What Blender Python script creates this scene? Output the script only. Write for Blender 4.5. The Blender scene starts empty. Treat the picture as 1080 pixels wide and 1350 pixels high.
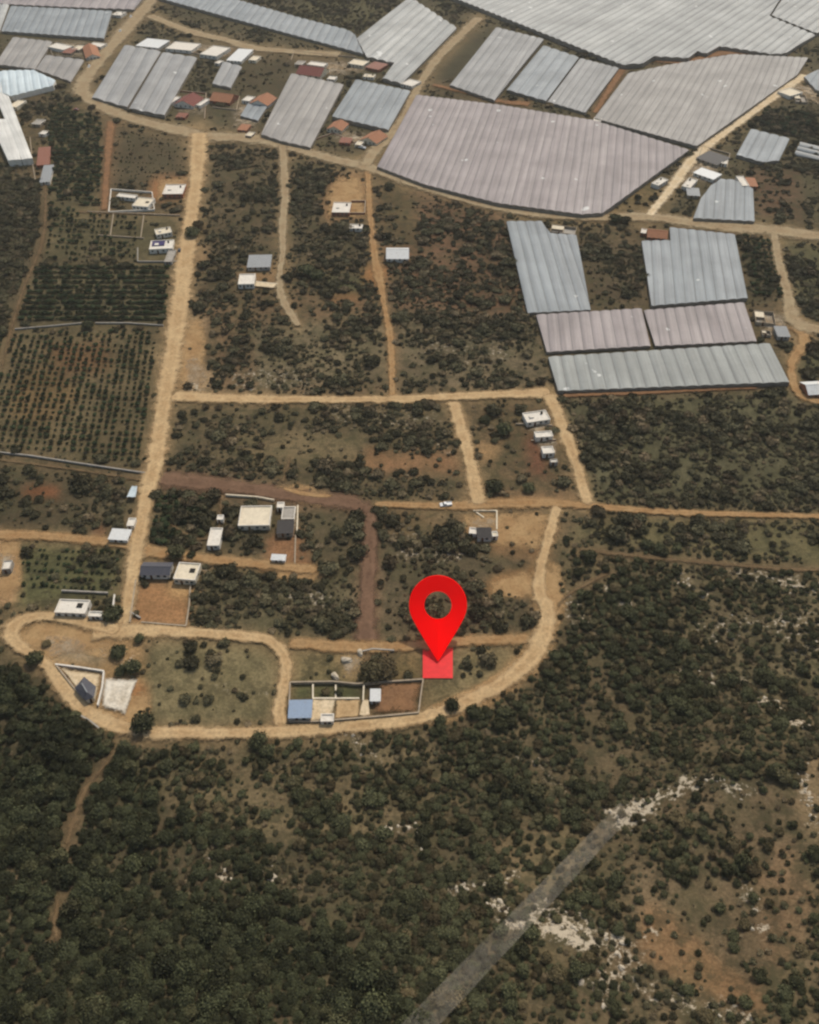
import bpy, bmesh, math, random
import numpy as np
from mathutils import Vector
rng = np.random.default_rng(7)
random.seed(7)
S = bpy.context.scene
C = S.collection

# ------------------------------------------------------------------ camera, sky, sun, exposure
CAM_H, FPX, CU, CV = 240.0, 1125.0, 540.0, 675.0
PITCH = math.radians(45)
cam = bpy.data.objects.new('camera', bpy.data.cameras.new('camera'))
C.objects.link(cam)
cam.location = (0, 0, CAM_H)
cam.rotation_euler = (PITCH, 0, 0)
cam.data.sensor_fit = 'VERTICAL'
cam.data.sensor_height = 24
cam.data.lens = 24 * FPX / 1350
cam.data.clip_start = 1
cam.data.clip_end = 20000
S.camera = cam

SUN_EL, SUN_AZ = math.radians(52), math.radians(24)      # azimuth clockwise from +Y
W = bpy.data.worlds.new('World')
S.world = W
W.use_nodes = True
wn = W.node_tree
bg = wn.nodes['Background']
sky = wn.nodes.new('ShaderNodeTexSky')
sky.sky_type = 'NISHITA'
sky.sun_disc = False
sky.sun_elevation = SUN_EL
sky.sun_rotation = SUN_AZ
sky.dust_density = 2.0
warm = wn.nodes.new('ShaderNodeVectorMath'); warm.operation = 'MULTIPLY'; warm.inputs[1].default_value = (1.06, .98, .84)
wn.links.new(sky.outputs[0], warm.inputs[0]); wn.links.new(warm.outputs[0], bg.inputs[0])
bg.inputs[1].default_value = 0.14
sun = bpy.data.objects.new('sun', bpy.data.lights.new('sun', 'SUN'))
C.objects.link(sun)
sun.data.energy = 2.6
sun.data.angle = math.radians(1.5)
sun.data.color = (1.0, 0.93, 0.82)
sd = Vector((math.sin(SUN_AZ) * math.cos(SUN_EL), math.cos(SUN_AZ) * math.cos(SUN_EL), math.sin(SUN_EL)))
sun.rotation_euler = (-sd).to_track_quat('-Z', 'Y').to_euler()
sun.location = (100, 400, 400)
S.view_settings.view_transform = 'Standard'
S.view_settings.look = 'None'
S.view_settings.exposure = 0.22
S.view_settings.gamma = 1.0
S.cycles.max_bounces = 5
S.cycles.transparent_max_bounces = 12
S.cycles.pixel_filter_type = 'BLACKMAN_HARRIS'
S.cycles.filter_width = 2.4

# ------------------------------------------------------------------ terrain height, camera geometry
def sm(t):
    t = np.clip(t, 0, 1)
    return t * t * (3 - 2 * t)

def H(x, y):
    x = np.asarray(x, float); y = np.asarray(y, float)
    ex = np.clip(x - 50, 0, 110)
    d = (136 - y) + 0.85 * ex - 8 * np.exp(-((x - 20) / 60) ** 2)
    hill = 34 * sm(d / 150)
    k = sm(d / 60)
    hill = hill + k * (2.2 * np.sin(x * .052 + 1.3) * np.cos(y * .061 + .4) + 1.3 * np.sin(x * .11 - y * .083 + 2.1))
    # rocky crest running from the lower middle to the right
    ax, ay, bx, by = 20., 66., 90., 118.
    tt = np.clip(((x - ax) * (bx - ax) + (y - ay) * (by - ay)) / ((bx - ax) ** 2 + (by - ay) ** 2), -.3, 1.3)
    dd = np.hypot(x - ax - tt * (bx - ax), y - ay - tt * (by - ay))
    hill = hill + 6 * np.exp(-(dd / 16) ** 2)
    plain = .35 * np.sin(x * .021 + .5) * np.cos(y * .017) + .25 * np.sin(x * .013 - y * .02)
    return hill + plain

CP, SP = math.cos(PITCH), math.sin(PITCH)
def proj(x, y, z):
    """world point -> pixel of the 1080 x 1350 picture, and depth"""
    dz = np.asarray(z, float) - CAM_H
    dep = y * SP - dz * CP
    up = y * CP + dz * SP
    dep = np.maximum(dep, 1)
    return CU + FPX * x / dep, CV - FPX * up / dep, dep

def gp(u, v, dz=0.0):
    """point of the land (raised by dz) seen at a pixel"""
    a = (u - CU) / FPX; b = -(v - CV) / FPX
    dx, dy, dzz = a, SP + b * CP, -CP + b * SP
    t0 = 100.0
    lo, hi = t0, None
    t = t0
    while t < 6000:
        if CAM_H + t * dzz <= H(t * dx, t * dy) + dz:
            hi = t; break
        lo = t; t += 6
    if hi is None: hi = t
    for _ in range(22):
        m = .5 * (lo + hi)
        if CAM_H + m * dzz <= H(m * dx, m * dy) + dz: hi = m
        else: lo = m
    return Vector((hi * dx, hi * dy, CAM_H + hi * dzz))

def hz(x, y): return float(H(x, y))

# ------------------------------------------------------------------ materials
def lin(c):
    return tuple((v / 255 / 12.92) if v / 255 <= .04045 else ((v / 255 + .055) / 1.055) ** 2.4 for v in c[:3])

class NT:
    def __init__(s, name):
        s.m = bpy.data.materials.new(name); s.m.use_nodes = True
        s.t = s.m.node_tree; s.b = s.t.nodes['Principled BSDF']; s.out = s.t.nodes['Material Output']
        s.b.inputs['Specular IOR Level'].default_value = .2
    def n(s, typ, **kw):
        nd = s.t.nodes.new(typ)
        for k, v in kw.items():
            if k.startswith('i_'): nd.inputs[k[2:].replace('_', ' ')].default_value = v
            else: setattr(nd, k, v)
        return nd
    def l(s, a, b): s.t.links.new(a, b)
    def pos(s, scale=(1, 1, 1), obj=False):
        c = s.n('ShaderNodeTexCoord') if obj else s.n('ShaderNodeNewGeometry')
        mp = s.n('ShaderNodeMapping'); mp.inputs['Scale'].default_value = scale
        s.l(c.outputs['Object' if obj else 'Position'], mp.inputs[0]); return mp.outputs[0]
    def noise(s, vec, scale, detail=4, rough=.6):
        nd = s.n('ShaderNodeTexNoise'); nd.inputs['Scale'].default_value = scale
        nd.inputs['Detail'].default_value = detail; nd.inputs['Roughness'].default_value = rough
        s.l(vec, nd.inputs['Vector']); return nd.outputs['Fac']
    def ramp(s, f, p0, p1, v0=0., v1=1.):
        nd = s.n('ShaderNodeMapRange'); nd.interpolation_type = 'SMOOTHSTEP'
        for i, v in zip((1, 2, 3, 4), (p0, p1, v0, v1)): nd.inputs[i].default_value = v
        s.l(f, nd.inputs[0]); return nd.outputs[0]
    def math(s, op, a, b=0.):
        nd = s.n('ShaderNodeMath', operation=op)
        for i, v in enumerate((a, b)):
            if isinstance(v, (int, float)): nd.inputs[i].default_value = v
            else: s.l(v, nd.inputs[i])
        return nd.outputs[0]
    def mix(s, f, a, b, mode='MIX'):
        nd = s.n('ShaderNodeMix', data_type='RGBA', blend_type=mode)
        for i, v in ((0, f), (6, a), (7, b)):
            if isinstance(v, (int, float)): nd.inputs[i].default_value = v
            elif isinstance(v, tuple): nd.inputs[i].default_value = (*v[:3], 1)
            else: s.l(v, nd.inputs[i])
        return nd.outputs[2]
    def scale(s, col, f):
        nd = s.n('ShaderNodeVectorMath', operation='SCALE')
        s.l(col, nd.inputs[0]) if not isinstance(col, tuple) else setattr(nd.inputs[0], 'default_value', col[:3])
        s.l(f, nd.inputs['Scale']); return nd.outputs[0]
    def attr(s, name): return s.n('ShaderNodeAttribute', attribute_name=name)
    def color(s, c): s.l(c, s.b.inputs['Base Color'])
    def rough(s, r): s.b.inputs['Roughness'].default_value = r
    def bump(s, h, strength=.4, dist=.1):
        nd = s.n('ShaderNodeBump'); nd.inputs['Strength'].default_value = strength; nd.inputs['Distance'].default_value = dist
        s.l(h, nd.inputs['Height']); s.l(nd.outputs[0], s.b.inputs['Normal'])

MATS = {}
def mat_ground():
    k = NT('ground_soil'); p = k.pos()
    col = k.attr('soil').outputs['Color']
    big = k.noise(p, .035, 5); mid = k.noise(p, .22, 6, .65); fine = k.noise(p, 1.1, 5, .7)
    weeds = k.attr('weeds').outputs['Fac']
    c = k.scale(col, k.ramp(big, .3, .7, .78, 1.25))
    c = k.scale(c, k.ramp(fine, .3, .7, .7, 1.32))
    # low weeds and dry grass tufts between the shrubs
    g = k.math('MULTIPLY', k.ramp(mid, .47, .6), weeds)
    c = k.mix(k.math('MULTIPLY', g, .8), c, lin((58, 55, 40)))
    g2 = k.math('MULTIPLY', k.ramp(k.noise(p, .075, 6, .7), .44, .6), weeds)
    c = k.mix(k.math('MULTIPLY', g2, .45), c, lin((68, 68, 46)))
    n2 = k.noise(k.pos((1.3, 1.3, 1.3)), .45, 5, .7)
    c = k.mix(k.math('MULTIPLY', k.ramp(n2, .6, .72, 0, .55), weeds), c, lin((128, 112, 84)))
    rock = k.attr('rock').outputs['Fac']
    rn = k.noise(p, .55, 7, .75)
    rm = k.math('MULTIPLY', k.ramp(k.math('ADD', rn, k.math('MULTIPLY', rock, .25)), .6, .72), k.ramp(rock, .02, .3))
    c = k.mix(rm, c, lin((166, 154, 134)))
    k.color(c); k.rough(.95); k.b.inputs['Specular IOR Level'].default_value = .05
    k.bump(k.math('ADD', fine, mid), .5, .3)
    return k.m

def mat_track(name, c1, c2, edge=.75):
    k = NT(name); p = k.pos()
    n = k.noise(p, .12, 5); f = k.noise(p, .9, 6, .7); s = k.noise(p, 3.5, 3, .6)
    c = k.mix(k.ramp(n, .35, .65), lin(c1), lin(c2))
    e = k.attr('edge').outputs['Fac']
    # two paler wheel tracks
    w = k.math('MULTIPLY', k.ramp(k.math('ABSOLUTE', k.math('SUBTRACT', e, .42)), .05, .25, 1, 0), .35)
    c = k.mix(w, c, tuple(min(1, v * 1.25) for v in lin(c1)))
    c = k.scale(c, k.ramp(f, .25, .75, .68, 1.25)); c = k.scale(c, k.ramp(s, .3, .7, .88, 1.1))
    k.color(c); k.rough(.95); k.b.inputs['Specular IOR Level'].default_value = .05
    en = k.math('ADD', k.math('ADD', e, k.math('MULTIPLY', k.math('SUBTRACT', f, .5), 1.3)), k.math('MULTIPLY', k.math('SUBTRACT', k.noise(p, .25, 4, .6), .5), 1.1))
    k.l(k.ramp(en, edge - .42, edge + .25, 1, 0), k.b.inputs['Alpha'])
    k.bump(f, .3, .1)
    return k.m

def mat_plain(name, c, var=.18, sc=.6, rough=.85, spec=.15, stain=None, stain_amt=.5):
    k = NT(name); p = k.pos()
    a = k.noise(p, sc, 6, .65); b = k.noise(p, sc * 7, 4, .6)
    col = k.scale(lin(c), k.ramp(a, .25, .75, 1 - var, 1 + var))
    col = k.scale(col, k.ramp(b, .25, .75, 1 - var * .6, 1 + var * .6))
    if stain:
        st = k.noise(k.pos((1, 1, .3)), sc * 2.2, 6, .7)
        col = k.mix(k.ramp(st, .52, .68, 0, stain_amt), col, lin(stain))
    k.color(col); k.rough(rough); k.b.inputs['Specular IOR Level'].default_value = spec
    return k.m

def mat_film(name, c, alt, dirty):
    """greenhouse plastic: every span weathered a little differently, dirt patches, new panels"""
    k = NT(name); p = k.pos()
    t = k.attr('tint')
    col = k.mix(t.outputs['Fac'], lin(c), lin(alt))
    a = k.noise(p, .035, 5, .6); b = k.noise(p, .28, 6, .7); f = k.noise(p, 2.2, 4, .6)
    mp = k.n('ShaderNodeMapping'); mp.inputs['Scale'].default_value = (.75, .02, 1); k.l(k.attr('run').outputs['Vector'], mp.inputs[0])
    st = k.noise(mp.outputs[0], 1.0, 4, .6); col = k.scale(col, k.ramp(st, .3, .7, .86, 1.12))
    col = k.scale(col, k.ramp(a, .3, .7, .84, 1.12))
    col = k.mix(k.ramp(b, .55, .75, 0, .45), col, lin(dirty))
    n3 = k.noise(k.pos((.9, .9, .9)), .11, 2, .4)
    col = k.mix(k.ramp(n3, .735, .76, 0, .7), col, lin((205, 205, 200)))
    col = k.scale(col, k.ramp(f, .3, .7, .93, 1.06))
    k.color(col); k.rough(.6); k.b.inputs['Specular IOR Level'].default_value = .2
    k.bump(f, .12, .1)
    return k.m

def mat_sheet(name, c, dirty, wave=6.0, rough=.45, met=0.0):
    k = NT(name)
    p = k.pos(obj=True)
    w = k.n('ShaderNodeTexWave'); w.inputs['Scale'].default_value = wave; w.inputs['Distortion'].default_value = .3
    k.l(p, w.inputs['Vector'])
    a = k.noise(p, .5, 6, .7); b = k.noise(p, 2.5, 5, .65)
    col = k.scale(lin(c), k.ramp(b, .25, .75, .86, 1.1))
    col = k.mix(k.ramp(a, .5, .72, 0, .55), col, lin(dirty))
    k.color(col); k.rough(rough); k.b.inputs['Metallic'].default_value = met
    k.bump(w.outputs['Fac'], .5, .06)
    return k.m

def mat_leaf(name, dark, light, dry, dry_amt=.25):
    k = NT(name)
    t = k.attr('tone').outputs['Fac']
    r = k.n('ShaderNodeObjectInfo').outputs['Random']
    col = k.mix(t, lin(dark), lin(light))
    col = k.mix(k.ramp(r, 1 - dry_amt, 1, 0, .75), col, lin(dry))
    r2 = k.math('FRACT', k.math('MULTIPLY', r, 7.31))
    col = k.scale(col, k.ramp(r2, 0, 1, .55, 1.4))
    k.color(col); k.rough(.8); k.b.inputs['Specular IOR Level'].default_value = .12
    return k.m

M = {}
M['ground'] = mat_ground()
M['track'] = mat_track('sandy_track', (178, 152, 114), (162, 134, 97))
M['top'] = mat_track('grey_track', (150, 134, 106), (140, 120, 92))
M['pale_track'] = mat_track('pale_track', (196, 178, 148), (186, 164, 130))
M['orange_track'] = mat_track('orange_track', (150, 122, 86), (142, 110, 74))
M['brown_track'] = mat_track('brown_track', (110, 86, 68), (98, 76, 60))
M['red_track'] = mat_track('red_track', (128, 96, 68), (116, 88, 64), .65)
M['thin_track'] = mat_track('thin_track', (108, 90, 66), (96, 79, 57), .42)
M['rubble'] = mat_track('pale_rubble', (172, 158, 136), (146, 124, 94), .22)
M['bare'] = mat_track('bare_earth', (158, 130, 92), (146, 116, 80), .55)
M['grey_overlay'] = mat_track('grey_overlay', (118, 110, 100), (100, 94, 86), .85)
M['white_gravel'] = mat_track('white_gravel', (204, 196, 180), (178, 166, 146), .8)
M['film_grey'] = mat_film('film_grey', (146, 145, 142), (130, 130, 128), (122, 118, 112))
M['film_pink'] = mat_film('film_pink', (147, 139, 136), (133, 124, 123), (128, 120, 112))
M['film_pale'] = mat_film('film_pale', (168, 168, 163), (138, 139, 136), (140, 136, 128))
M['film_blue'] = mat_film('film_blue', (138, 142, 143), (124, 130, 132), (126, 124, 118))
M['film_green'] = mat_film('film_green', (144, 146, 141), (130, 133, 130), (128, 124, 116))
M['film_tan'] = mat_film('film_tan', (146, 142, 136), (134, 130, 125), (124, 118, 110))
M['film_white'] = mat_film('white_metal_roofing', (206, 204, 196), (198, 196, 188), (170, 164, 152))
M['film_ice'] = mat_film('pale_blue_metal_roofing', (186, 196, 198), (176, 188, 192), (164, 166, 160))
M['net'] = mat_plain('side_netting', (124, 116, 104), .25, .3)
M['gutter'] = mat_plain('gutter_metal', (122, 121, 118), .15)
M['white'] = mat_plain('white_paint', (206, 199, 186), .1, .5, stain=(150, 138, 118), stain_amt=.5)
M['cream'] = mat_plain('cream_plaster', (204, 192, 168), .12, .5, stain=(160, 140, 110))
M['concrete'] = mat_plain('grey_concrete', (150, 144, 134), .18, .5, stain=(110, 100, 88))
M['block'] = mat_plain('block_wall', (150, 136, 116), .2, .7, stain=(104, 90, 74))
M['brick'] = mat_plain('red_brick', (140, 92, 70), .2, .8, stain=(110, 84, 66))
M['dark'] = mat_plain('dark_opening', (40, 38, 36), .1)
M['wood'] = mat_plain('brown_door', (92, 66, 46), .15)
M['glass'] = mat_plain('window_glass', (48, 56, 62), .1, rough=.15, spec=.5)
M['s_white'] = mat_sheet('white_sheet_roof', (208, 208, 204), (172, 168, 158))
M['s_blue'] = mat_sheet('pale_blue_sheet_roof', (182, 194, 198), (156, 162, 160), 3)
M['s_grey'] = mat_sheet('grey_sheet_roof', (136, 138, 138), (116, 112, 104))
M['s_slate'] = mat_sheet('slate_roof', (80, 80, 86), (98, 94, 92), 4)
M['s_black'] = mat_sheet('black_roof', (50, 46, 44), (62, 56, 50), 4)
M['s_lblue'] = mat_sheet('blue_sheet_roof', (140, 156, 176), (130, 136, 140))
M['s_rust'] = mat_sheet('rust_sheet_roof', (128, 78, 56), (104, 72, 56))
M['tile'] = mat_sheet('orange_tile_roof', (150, 104, 76), (122, 92, 72), 8, .8)
M['tile_red'] = mat_sheet('red_tile_roof', (116, 68, 60), (98, 70, 62), 8, .8)
M['purple'] = mat_plain('purple_cover', (62, 56, 92), .15)
M['rock'] = mat_plain('limestone', (168, 157, 138), .3, .9, .9, .1, stain=(110, 100, 86), stain_amt=.6)
M['bark'] = mat_plain('bark', (70, 58, 46), .2)
M['leaf_tree'] = mat_leaf('tree_leaves', (50, 52, 36), (92, 92, 64), (100, 86, 62), .34)
M['leaf_forest'] = mat_leaf('forest_leaves', (42, 45, 31), (79, 81, 55), (76, 73, 50), .22)
M['leaf_shrub'] = mat_leaf('shrub_leaves', (62, 60, 44), (104, 98, 72), (120, 104, 80), .42)
M['leaf_crop'] = mat_leaf('crop_leaves', (40, 48, 32), (72, 82, 54), (84, 78, 52), .2)
def mat_car(name, c):
    k = NT(name); p = k.pos(obj=True)
    k.color(k.scale(lin(c), k.ramp(k.noise(p, 3, 4), .3, .7, .85, 1.08))); k.rough(.3)
    k.b.inputs['Specular IOR Level'].default_value = .5
    return k.m
M['car_white'] = mat_car('white_car_paint', (210, 210, 208))
M['car_dark'] = mat_car('dark_car_paint', (52, 54, 60))
M['car_red'] = mat_car('red_car_paint', (140, 50, 44))
M['rubber'] = mat_plain('tyre_rubber', (32, 31, 30), .1)
def mat_pin():
    k = NT('red_plastic_added_glow')
    n = k.noise(k.pos(obj=True), .4, 3)
    k.color(k.scale((.86, .0, .0), k.ramp(n, .2, .8, .95, 1.05))); k.rough(.35)
    k.b.inputs['Emission Color'].default_value = (1, .0, .0, 1); k.b.inputs['Emission Strength'].default_value = .33  # even red glow added to brighten the face turned from the sun
    k.b.inputs['Specular IOR Level'].default_value = .05
    return k.m
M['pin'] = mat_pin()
def mat_plot():
    k = NT('translucent_red_sheet')
    n = k.noise(k.pos(), .6, 4)
    k.color(k.scale((.85, .03, .035), k.ramp(n, .2, .8, .9, 1.1))); k.rough(.6)
    k.b.inputs['Alpha'].default_value = .74
    return k.m
M['plot'] = mat_plot()
def mat_strip():
    k = NT('translucent_grey_strip'); n = k.noise(k.pos(), .5, 4)
    k.color(k.scale(lin((158, 150, 136)), k.ramp(n, .2, .8, .9, 1.1))); k.rough(.9); k.l(k.ramp(k.noise(k.pos(), .16, 7, .75), .3, .7, .07, .23), k.b.inputs['Alpha'])
    return k.m
M['strip'] = mat_strip()

# ------------------------------------------------------------------ helpers
def link(name, verts, faces, m, parent=None, smooth=False):
    me = bpy.data.meshes.new(name); me.from_pydata([tuple(v) for v in verts], [], faces); me.update()
    if m is not None:
        for x in (m if isinstance(m, list) else [m]): me.materials.append(x)
    if smooth: me.polygons.foreach_set('use_smooth', [True] * len(me.polygons))
    o = bpy.data.objects.new(name, me); C.objects.link(o)
    if parent: o.parent = parent
    return o

def tag(o, label=None, cat=None, group=None, kind=None):
    if label: o['label'] = label
    if cat: o['category'] = cat
    if group: o['group'] = group
    if kind: o['kind'] = kind
    return o

def empty(name, loc, label, cat, group=None, rz=0.0):
    o = bpy.data.objects.new(name, None); C.objects.link(o)
    o.location = loc; o.rotation_euler = (0, 0, rz); o.empty_display_size = .5
    return tag(o, label, cat, group)

class MB:
    def __init__(s): s.v = []; s.f = []
    def box(s, x0, x1, y0, y1, z0, z1):
        b = len(s.v)
        s.v += [(x0, y0, z0), (x1, y0, z0), (x1, y1, z0), (x0, y1, z0), (x0, y0, z1), (x1, y0, z1), (x1, y1, z1), (x0, y1, z1)]
        s.f += [tuple(b + i for i in q) for q in ((3, 2, 1, 0), (4, 5, 6, 7), (0, 1, 5, 4), (1, 2, 6, 5), (2, 3, 7, 6), (3, 0, 4, 7))]
    def poly(s, pts):
        b = len(s.v); s.v += [tuple(p) for p in pts]; s.f.append(tuple(range(b, b + len(pts))))
    def wallseg(s, a, b, t, z0a, z0b, z1a, z1b):
        d = Vector((b[0] - a[0], b[1] - a[1])); d.normalize(); n = Vector((-d.y, d.x)) * t / 2; k = len(s.v)
        for (p, z0, z1) in ((a, z0a, z1a), (b, z0b, z1b)):
            s.v += [(p[0] - n.x, p[1] - n.y, z0), (p[0] + n.x, p[1] + n.y, z0), (p[0] + n.x, p[1] + n.y, z1), (p[0] - n.x, p[1] - n.y, z1)]
        s.f += [tuple(k + i for i in q) for q in ((0, 1, 2, 3), (7, 6, 5, 4), (0, 3, 7, 4), (1, 5, 6, 2), (3, 2, 6, 7), (0, 4, 5, 1))]
    def tube(s, cx, cy, z0, z1, r0, r1, n=10):
        b = len(s.v)
        for (z, r) in ((z0, r0), (z1, r1)):
            for i in range(n): s.v.append((cx + r * math.cos(6.2832 * i / n), cy + r * math.sin(6.2832 * i / n), z))
        for i in range(n): s.f.append((b + i, b + (i + 1) % n, b + n + (i + 1) % n, b + n + i))
        s.f.append(tuple(b + n + i for i in range(n)))
    def build(s, name, m, parent=None, smooth=False): return link(name, s.v, s.f, m, parent, smooth)

# ------------------------------------------------------------------ land-use map: which soil and how much scrub stands where
MW, MH, MS = 540, 675, 2.0
gu, gv = np.meshgrid((np.arange(MW) + .5) * MS, (np.arange(MH) + .5) * MS)
def inside(poly, U, V):
    r = np.zeros(U.shape, bool); n = len(poly)
    for i in range(n):
        (x0, y0), (x1, y1) = poly[i], poly[(i + 1) % n]
        if y0 == y1: continue
        c = ((V >= min(y0, y1)) & (V < max(y0, y1))) & (U < (x1 - x0) * (V - y0) / (y1 - y0) + x0)
        r ^= c
    return r
def blur(a, r):
    for ax in (0, 1):
        for _ in range(2):
            p = np.pad(a, [(r, r) if i == ax else (0, 0) for i in range(a.ndim)], mode='edge')
            cs = np.cumsum(p, axis=ax); z = np.zeros_like(np.take(cs, [0], axis=ax))
            cs = np.concatenate([z, cs], axis=ax); n = 2 * r + 1
            a = (np.take(cs, range(n, cs.shape[ax]), axis=ax) - np.take(cs, range(0, cs.shape[ax] - n), axis=ax)) / n
    return a
soil = np.zeros((MH, MW, 3)); soil[:] = lin((88, 74, 54))
shr = np.full((MH, MW), .3); tre = np.zeros((MH, MW)); weeds = np.full((MH, MW), .8); rockm = np.zeros((MH, MW)); block = np.zeros((MH, MW), bool)
green = np.zeros((MH, MW))
def zone(poly, col=None, s=None, t=None, w=None):
    k = inside(poly, gu, gv)
    if col: soil[k] = lin(col)
    if s is not None: shr[k] = s
    if t is not None: tre[k] = t
    if w is not None: weeds[k] = w
HILL = [(-9, 868), (30, 880), (60, 912), (110, 955), (150, 980), (200, 985), (380, 980), (470, 972), (560, 962), (650, 928), (712, 890), (738, 830), (740, 760), (755, 712), (1090, 745), (1090, 1360), (-9, 1360)]
zone([(-9, -9), (1090, -9), (1090, 320), (500, 235), (270, 185), (120, 140), (-9, 100)], (76, 68, 50), .22)
zone([(272, 190), (365, 198), (365, 380), (255, 400)], (80, 68, 50), .32)
zone([(382, 203), (482, 228), (490, 345), (400, 345), (382, 300)], (78, 68, 50), .42)
zone([(255, 395), (365, 392), (500, 345), (515, 520), (240, 518)], (98, 79, 58), .4)
zone([(330, 430), (510, 420), (514, 505), (340, 510)], (104, 92, 70), .3)
zone([(497, 240), (670, 285), (700, 412), (725, 515), (522, 520), (505, 400)], (96, 72, 54), .32)
zone([(525, 410), (712, 420), (725, 512), (526, 515)], (98, 86, 66), .5)
zone([(500, 240), (545, 255), (555, 320), (505, 320)], (86, 72, 50), .1)
zone([(775, 315), (845, 325), (856, 402), (783, 405)], (80, 68, 52), .5)
zone([(745, 522), (1090, 512), (1090, 672), (790, 664), (752, 570)], (80, 76, 56), .72)
zone([(790, 684), (1090, 688), (1090, 748), (755, 714), (760, 690)], (94, 86, 60), .4)
zone([(65, 130), (135, 155), (138, 275), (240, 280), (230, 345), (60, 345)], (84, 76, 54), .02, w=.6)
zone([(148, 165), (248, 180), (240, 240), (148, 250)], (74, 64, 47), .03, w=.5)
zone([(25, 352), (226, 350), (215, 428), (20, 430)], (82, 74, 54), 0, w=.5)
zone([(-9, 440), (212, 434), (192, 618), (-9, 592)], (92, 80, 58), 0, w=.5)
zone([(20, 500), (60, 480), (110, 520), (60, 560), (10, 550)], (100, 82, 56), 0, w=.3)
zone([(60, 455), (140, 450), (150, 490), (80, 495)], (94, 72, 50), 0, w=.3)
zone([(-9, 235), (50, 245), (56, 330), (25, 385), (-9, 440)], (64, 58, 44), 1.)
zone([(-9, 606), (185, 632), (170, 690), (145, 706), (-9, 694)], (76, 66, 49), .35)
zone([(32, 642), (76, 640), (78, 656), (28, 657)], (112, 72, 48), 0, w=.1)
zone([(125, 690), (145, 690), (140, 708), (118, 706)], (98, 70, 50), 0, w=.1)
zone([(22, 720), (160, 722), (150, 785), (20, 800)], (86, 84, 56), .1, w=1.)
zone([(228, 538), (592, 535), (612, 655), (370, 648), (220, 618)], (88, 76, 56), .5)
zone([(300, 570), (480, 575), (490, 615), (290, 600)], (102, 88, 64), .25)
zone([(480, 592), (602, 595), (612, 626), (470, 622)], (116, 88, 62), .06, w=.4)
zone([(612, 532), (720, 528), (760, 655), (640, 658)], (92, 76, 55), .14)
zone([(625, 585), (658, 583), (656, 605), (630, 606)], (140, 112, 78), 0, w=.1)
zone([(690, 575), (712, 578), (725, 630), (700, 625)], (104, 72, 54), .04, w=.3)
zone([(620, 655), (760, 655), (765, 662), (620, 662)], (132, 102, 72), 0, w=.2)
zone([(205, 652), (280, 656), (270, 732), (195, 720)], (64, 60, 44), .5)
zone([(290, 655), (362, 664), (358, 735), (268, 730)], (70, 62, 46), .3)
zone([(398, 672), (476, 670), (470, 750), (400, 745)], (80, 70, 52), .75)
zone([(355, 705), (400, 700), (415, 752), (345, 745)], (120, 88, 62), .08, w=.3)
zone([(340, 745), (420, 750), (415, 768), (350, 765)], (150, 112, 72), .02, w=.2)
zone([(255, 752), (470, 762), (470, 840), (248, 836)], (84, 76, 56), .8)
zone([(500, 675), (620, 690), (715, 740), (700, 785), (500, 845)], (86, 76, 58), .7)
zone([(500, 720), (715, 740), (715, 836), (600, 840), (500, 845)], (84, 74, 56), .62)
zone([(500, 672), (560, 672), (600, 700), (520, 712)], (102, 84, 60), .25)
zone([(700, 740), (735, 750), (742, 800), (720, 870), (680, 905), (660, 880), (700, 840), (704, 790)], (142, 114, 78), .08, 0, .3)
zone([(560, 935), (690, 870), (720, 880), (660, 925), (565, 955)], (138, 110, 76), .05, 0, .3)
zone([(602, 690), (700, 678), (738, 690), (718, 742), (640, 728)], (128, 100, 70), .13, w=.4)
zone([(640, 768), (660, 755), (712, 750), (714, 782), (645, 786)], (140, 106, 70), .06, w=.2)
zone([(600, 852), (690, 850), (640, 912), (560, 942), (556, 900), (598, 898)], (110, 97, 69), .2, w=.6)
zone([(525, 858), (556, 856), (554, 896), (520, 898)], (120, 100, 68), .1)
zone([(385, 856), (470, 856), (480, 900), (385, 900)], (104, 92, 64), .3)
zone([(440, 856), (478, 856), (478, 898), (455, 898)], (138, 116, 82), .03, w=.2)
zone([(205, 845), (350, 845), (372, 880), (365, 950), (200, 957), (190, 900)], (112, 101, 73), .07, w=.5)
zone([(10, 832), (60, 822), (150, 826), (190, 850), (188, 962), (100, 945), (60, 885)], (146, 118, 82), .05, w=.25)
zone([(40, 832), (100, 838), (150, 860), (130, 880), (60, 865)], (140, 122, 94), .12, w=.5)
zone([(-9, 700), (22, 705), (28, 760), (20, 800), (-9, 790)], (160, 128, 92), .02, w=.1)
zone([(180, 768), (262, 770), (245, 826), (172, 823)], (142, 106, 72), 0, w=.15)
zone([(222, 768), (258, 769), (252, 790), (225, 785)], (164, 132, 90), 0, w=.1)
zone([(170, 900), (195, 905), (190, 945), (168, 942)], (134, 92, 58), 0, w=.1)
zone([(238, 425), (270, 415), (262, 470), (290, 510), (240, 515)], (140, 118, 88), .1, w=.4)
zone([(258, 320), (275, 330), (272, 350), (256, 355)], (132, 106, 76), .05, w=.3)
zone([(200, 237), (250, 237), (247, 260), (200, 264)], (150, 106, 70), 0, w=.1)
zone([(425, 262), (440, 232), (478, 230), (486, 285), (430, 292)], (138, 106, 74), .02, w=.15)
zone([(310, 355), (372, 355), (370, 380), (330, 380)], (128, 102, 72), .03, w=.3)
zone([(482, 350), (510, 352), (508, 375), (480, 372)], (148, 106, 66), 0, w=.1)
zone([(436, 390), (475, 388), (472, 397), (440, 398)], (140, 98, 64), 0, w=.1)
zone([(425, 365), (480, 362), (480, 386), (430, 388)], (70, 72, 50), .3)
zone([(608, 38), (650, 48), (592, 112), (566, 108)], (62, 58, 43), 0, w=.3)
zone([(330, 66), (460, 76), (470, 98), (384, 95), (330, 92)], (72, 62, 46), .06, w=.6)
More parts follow.
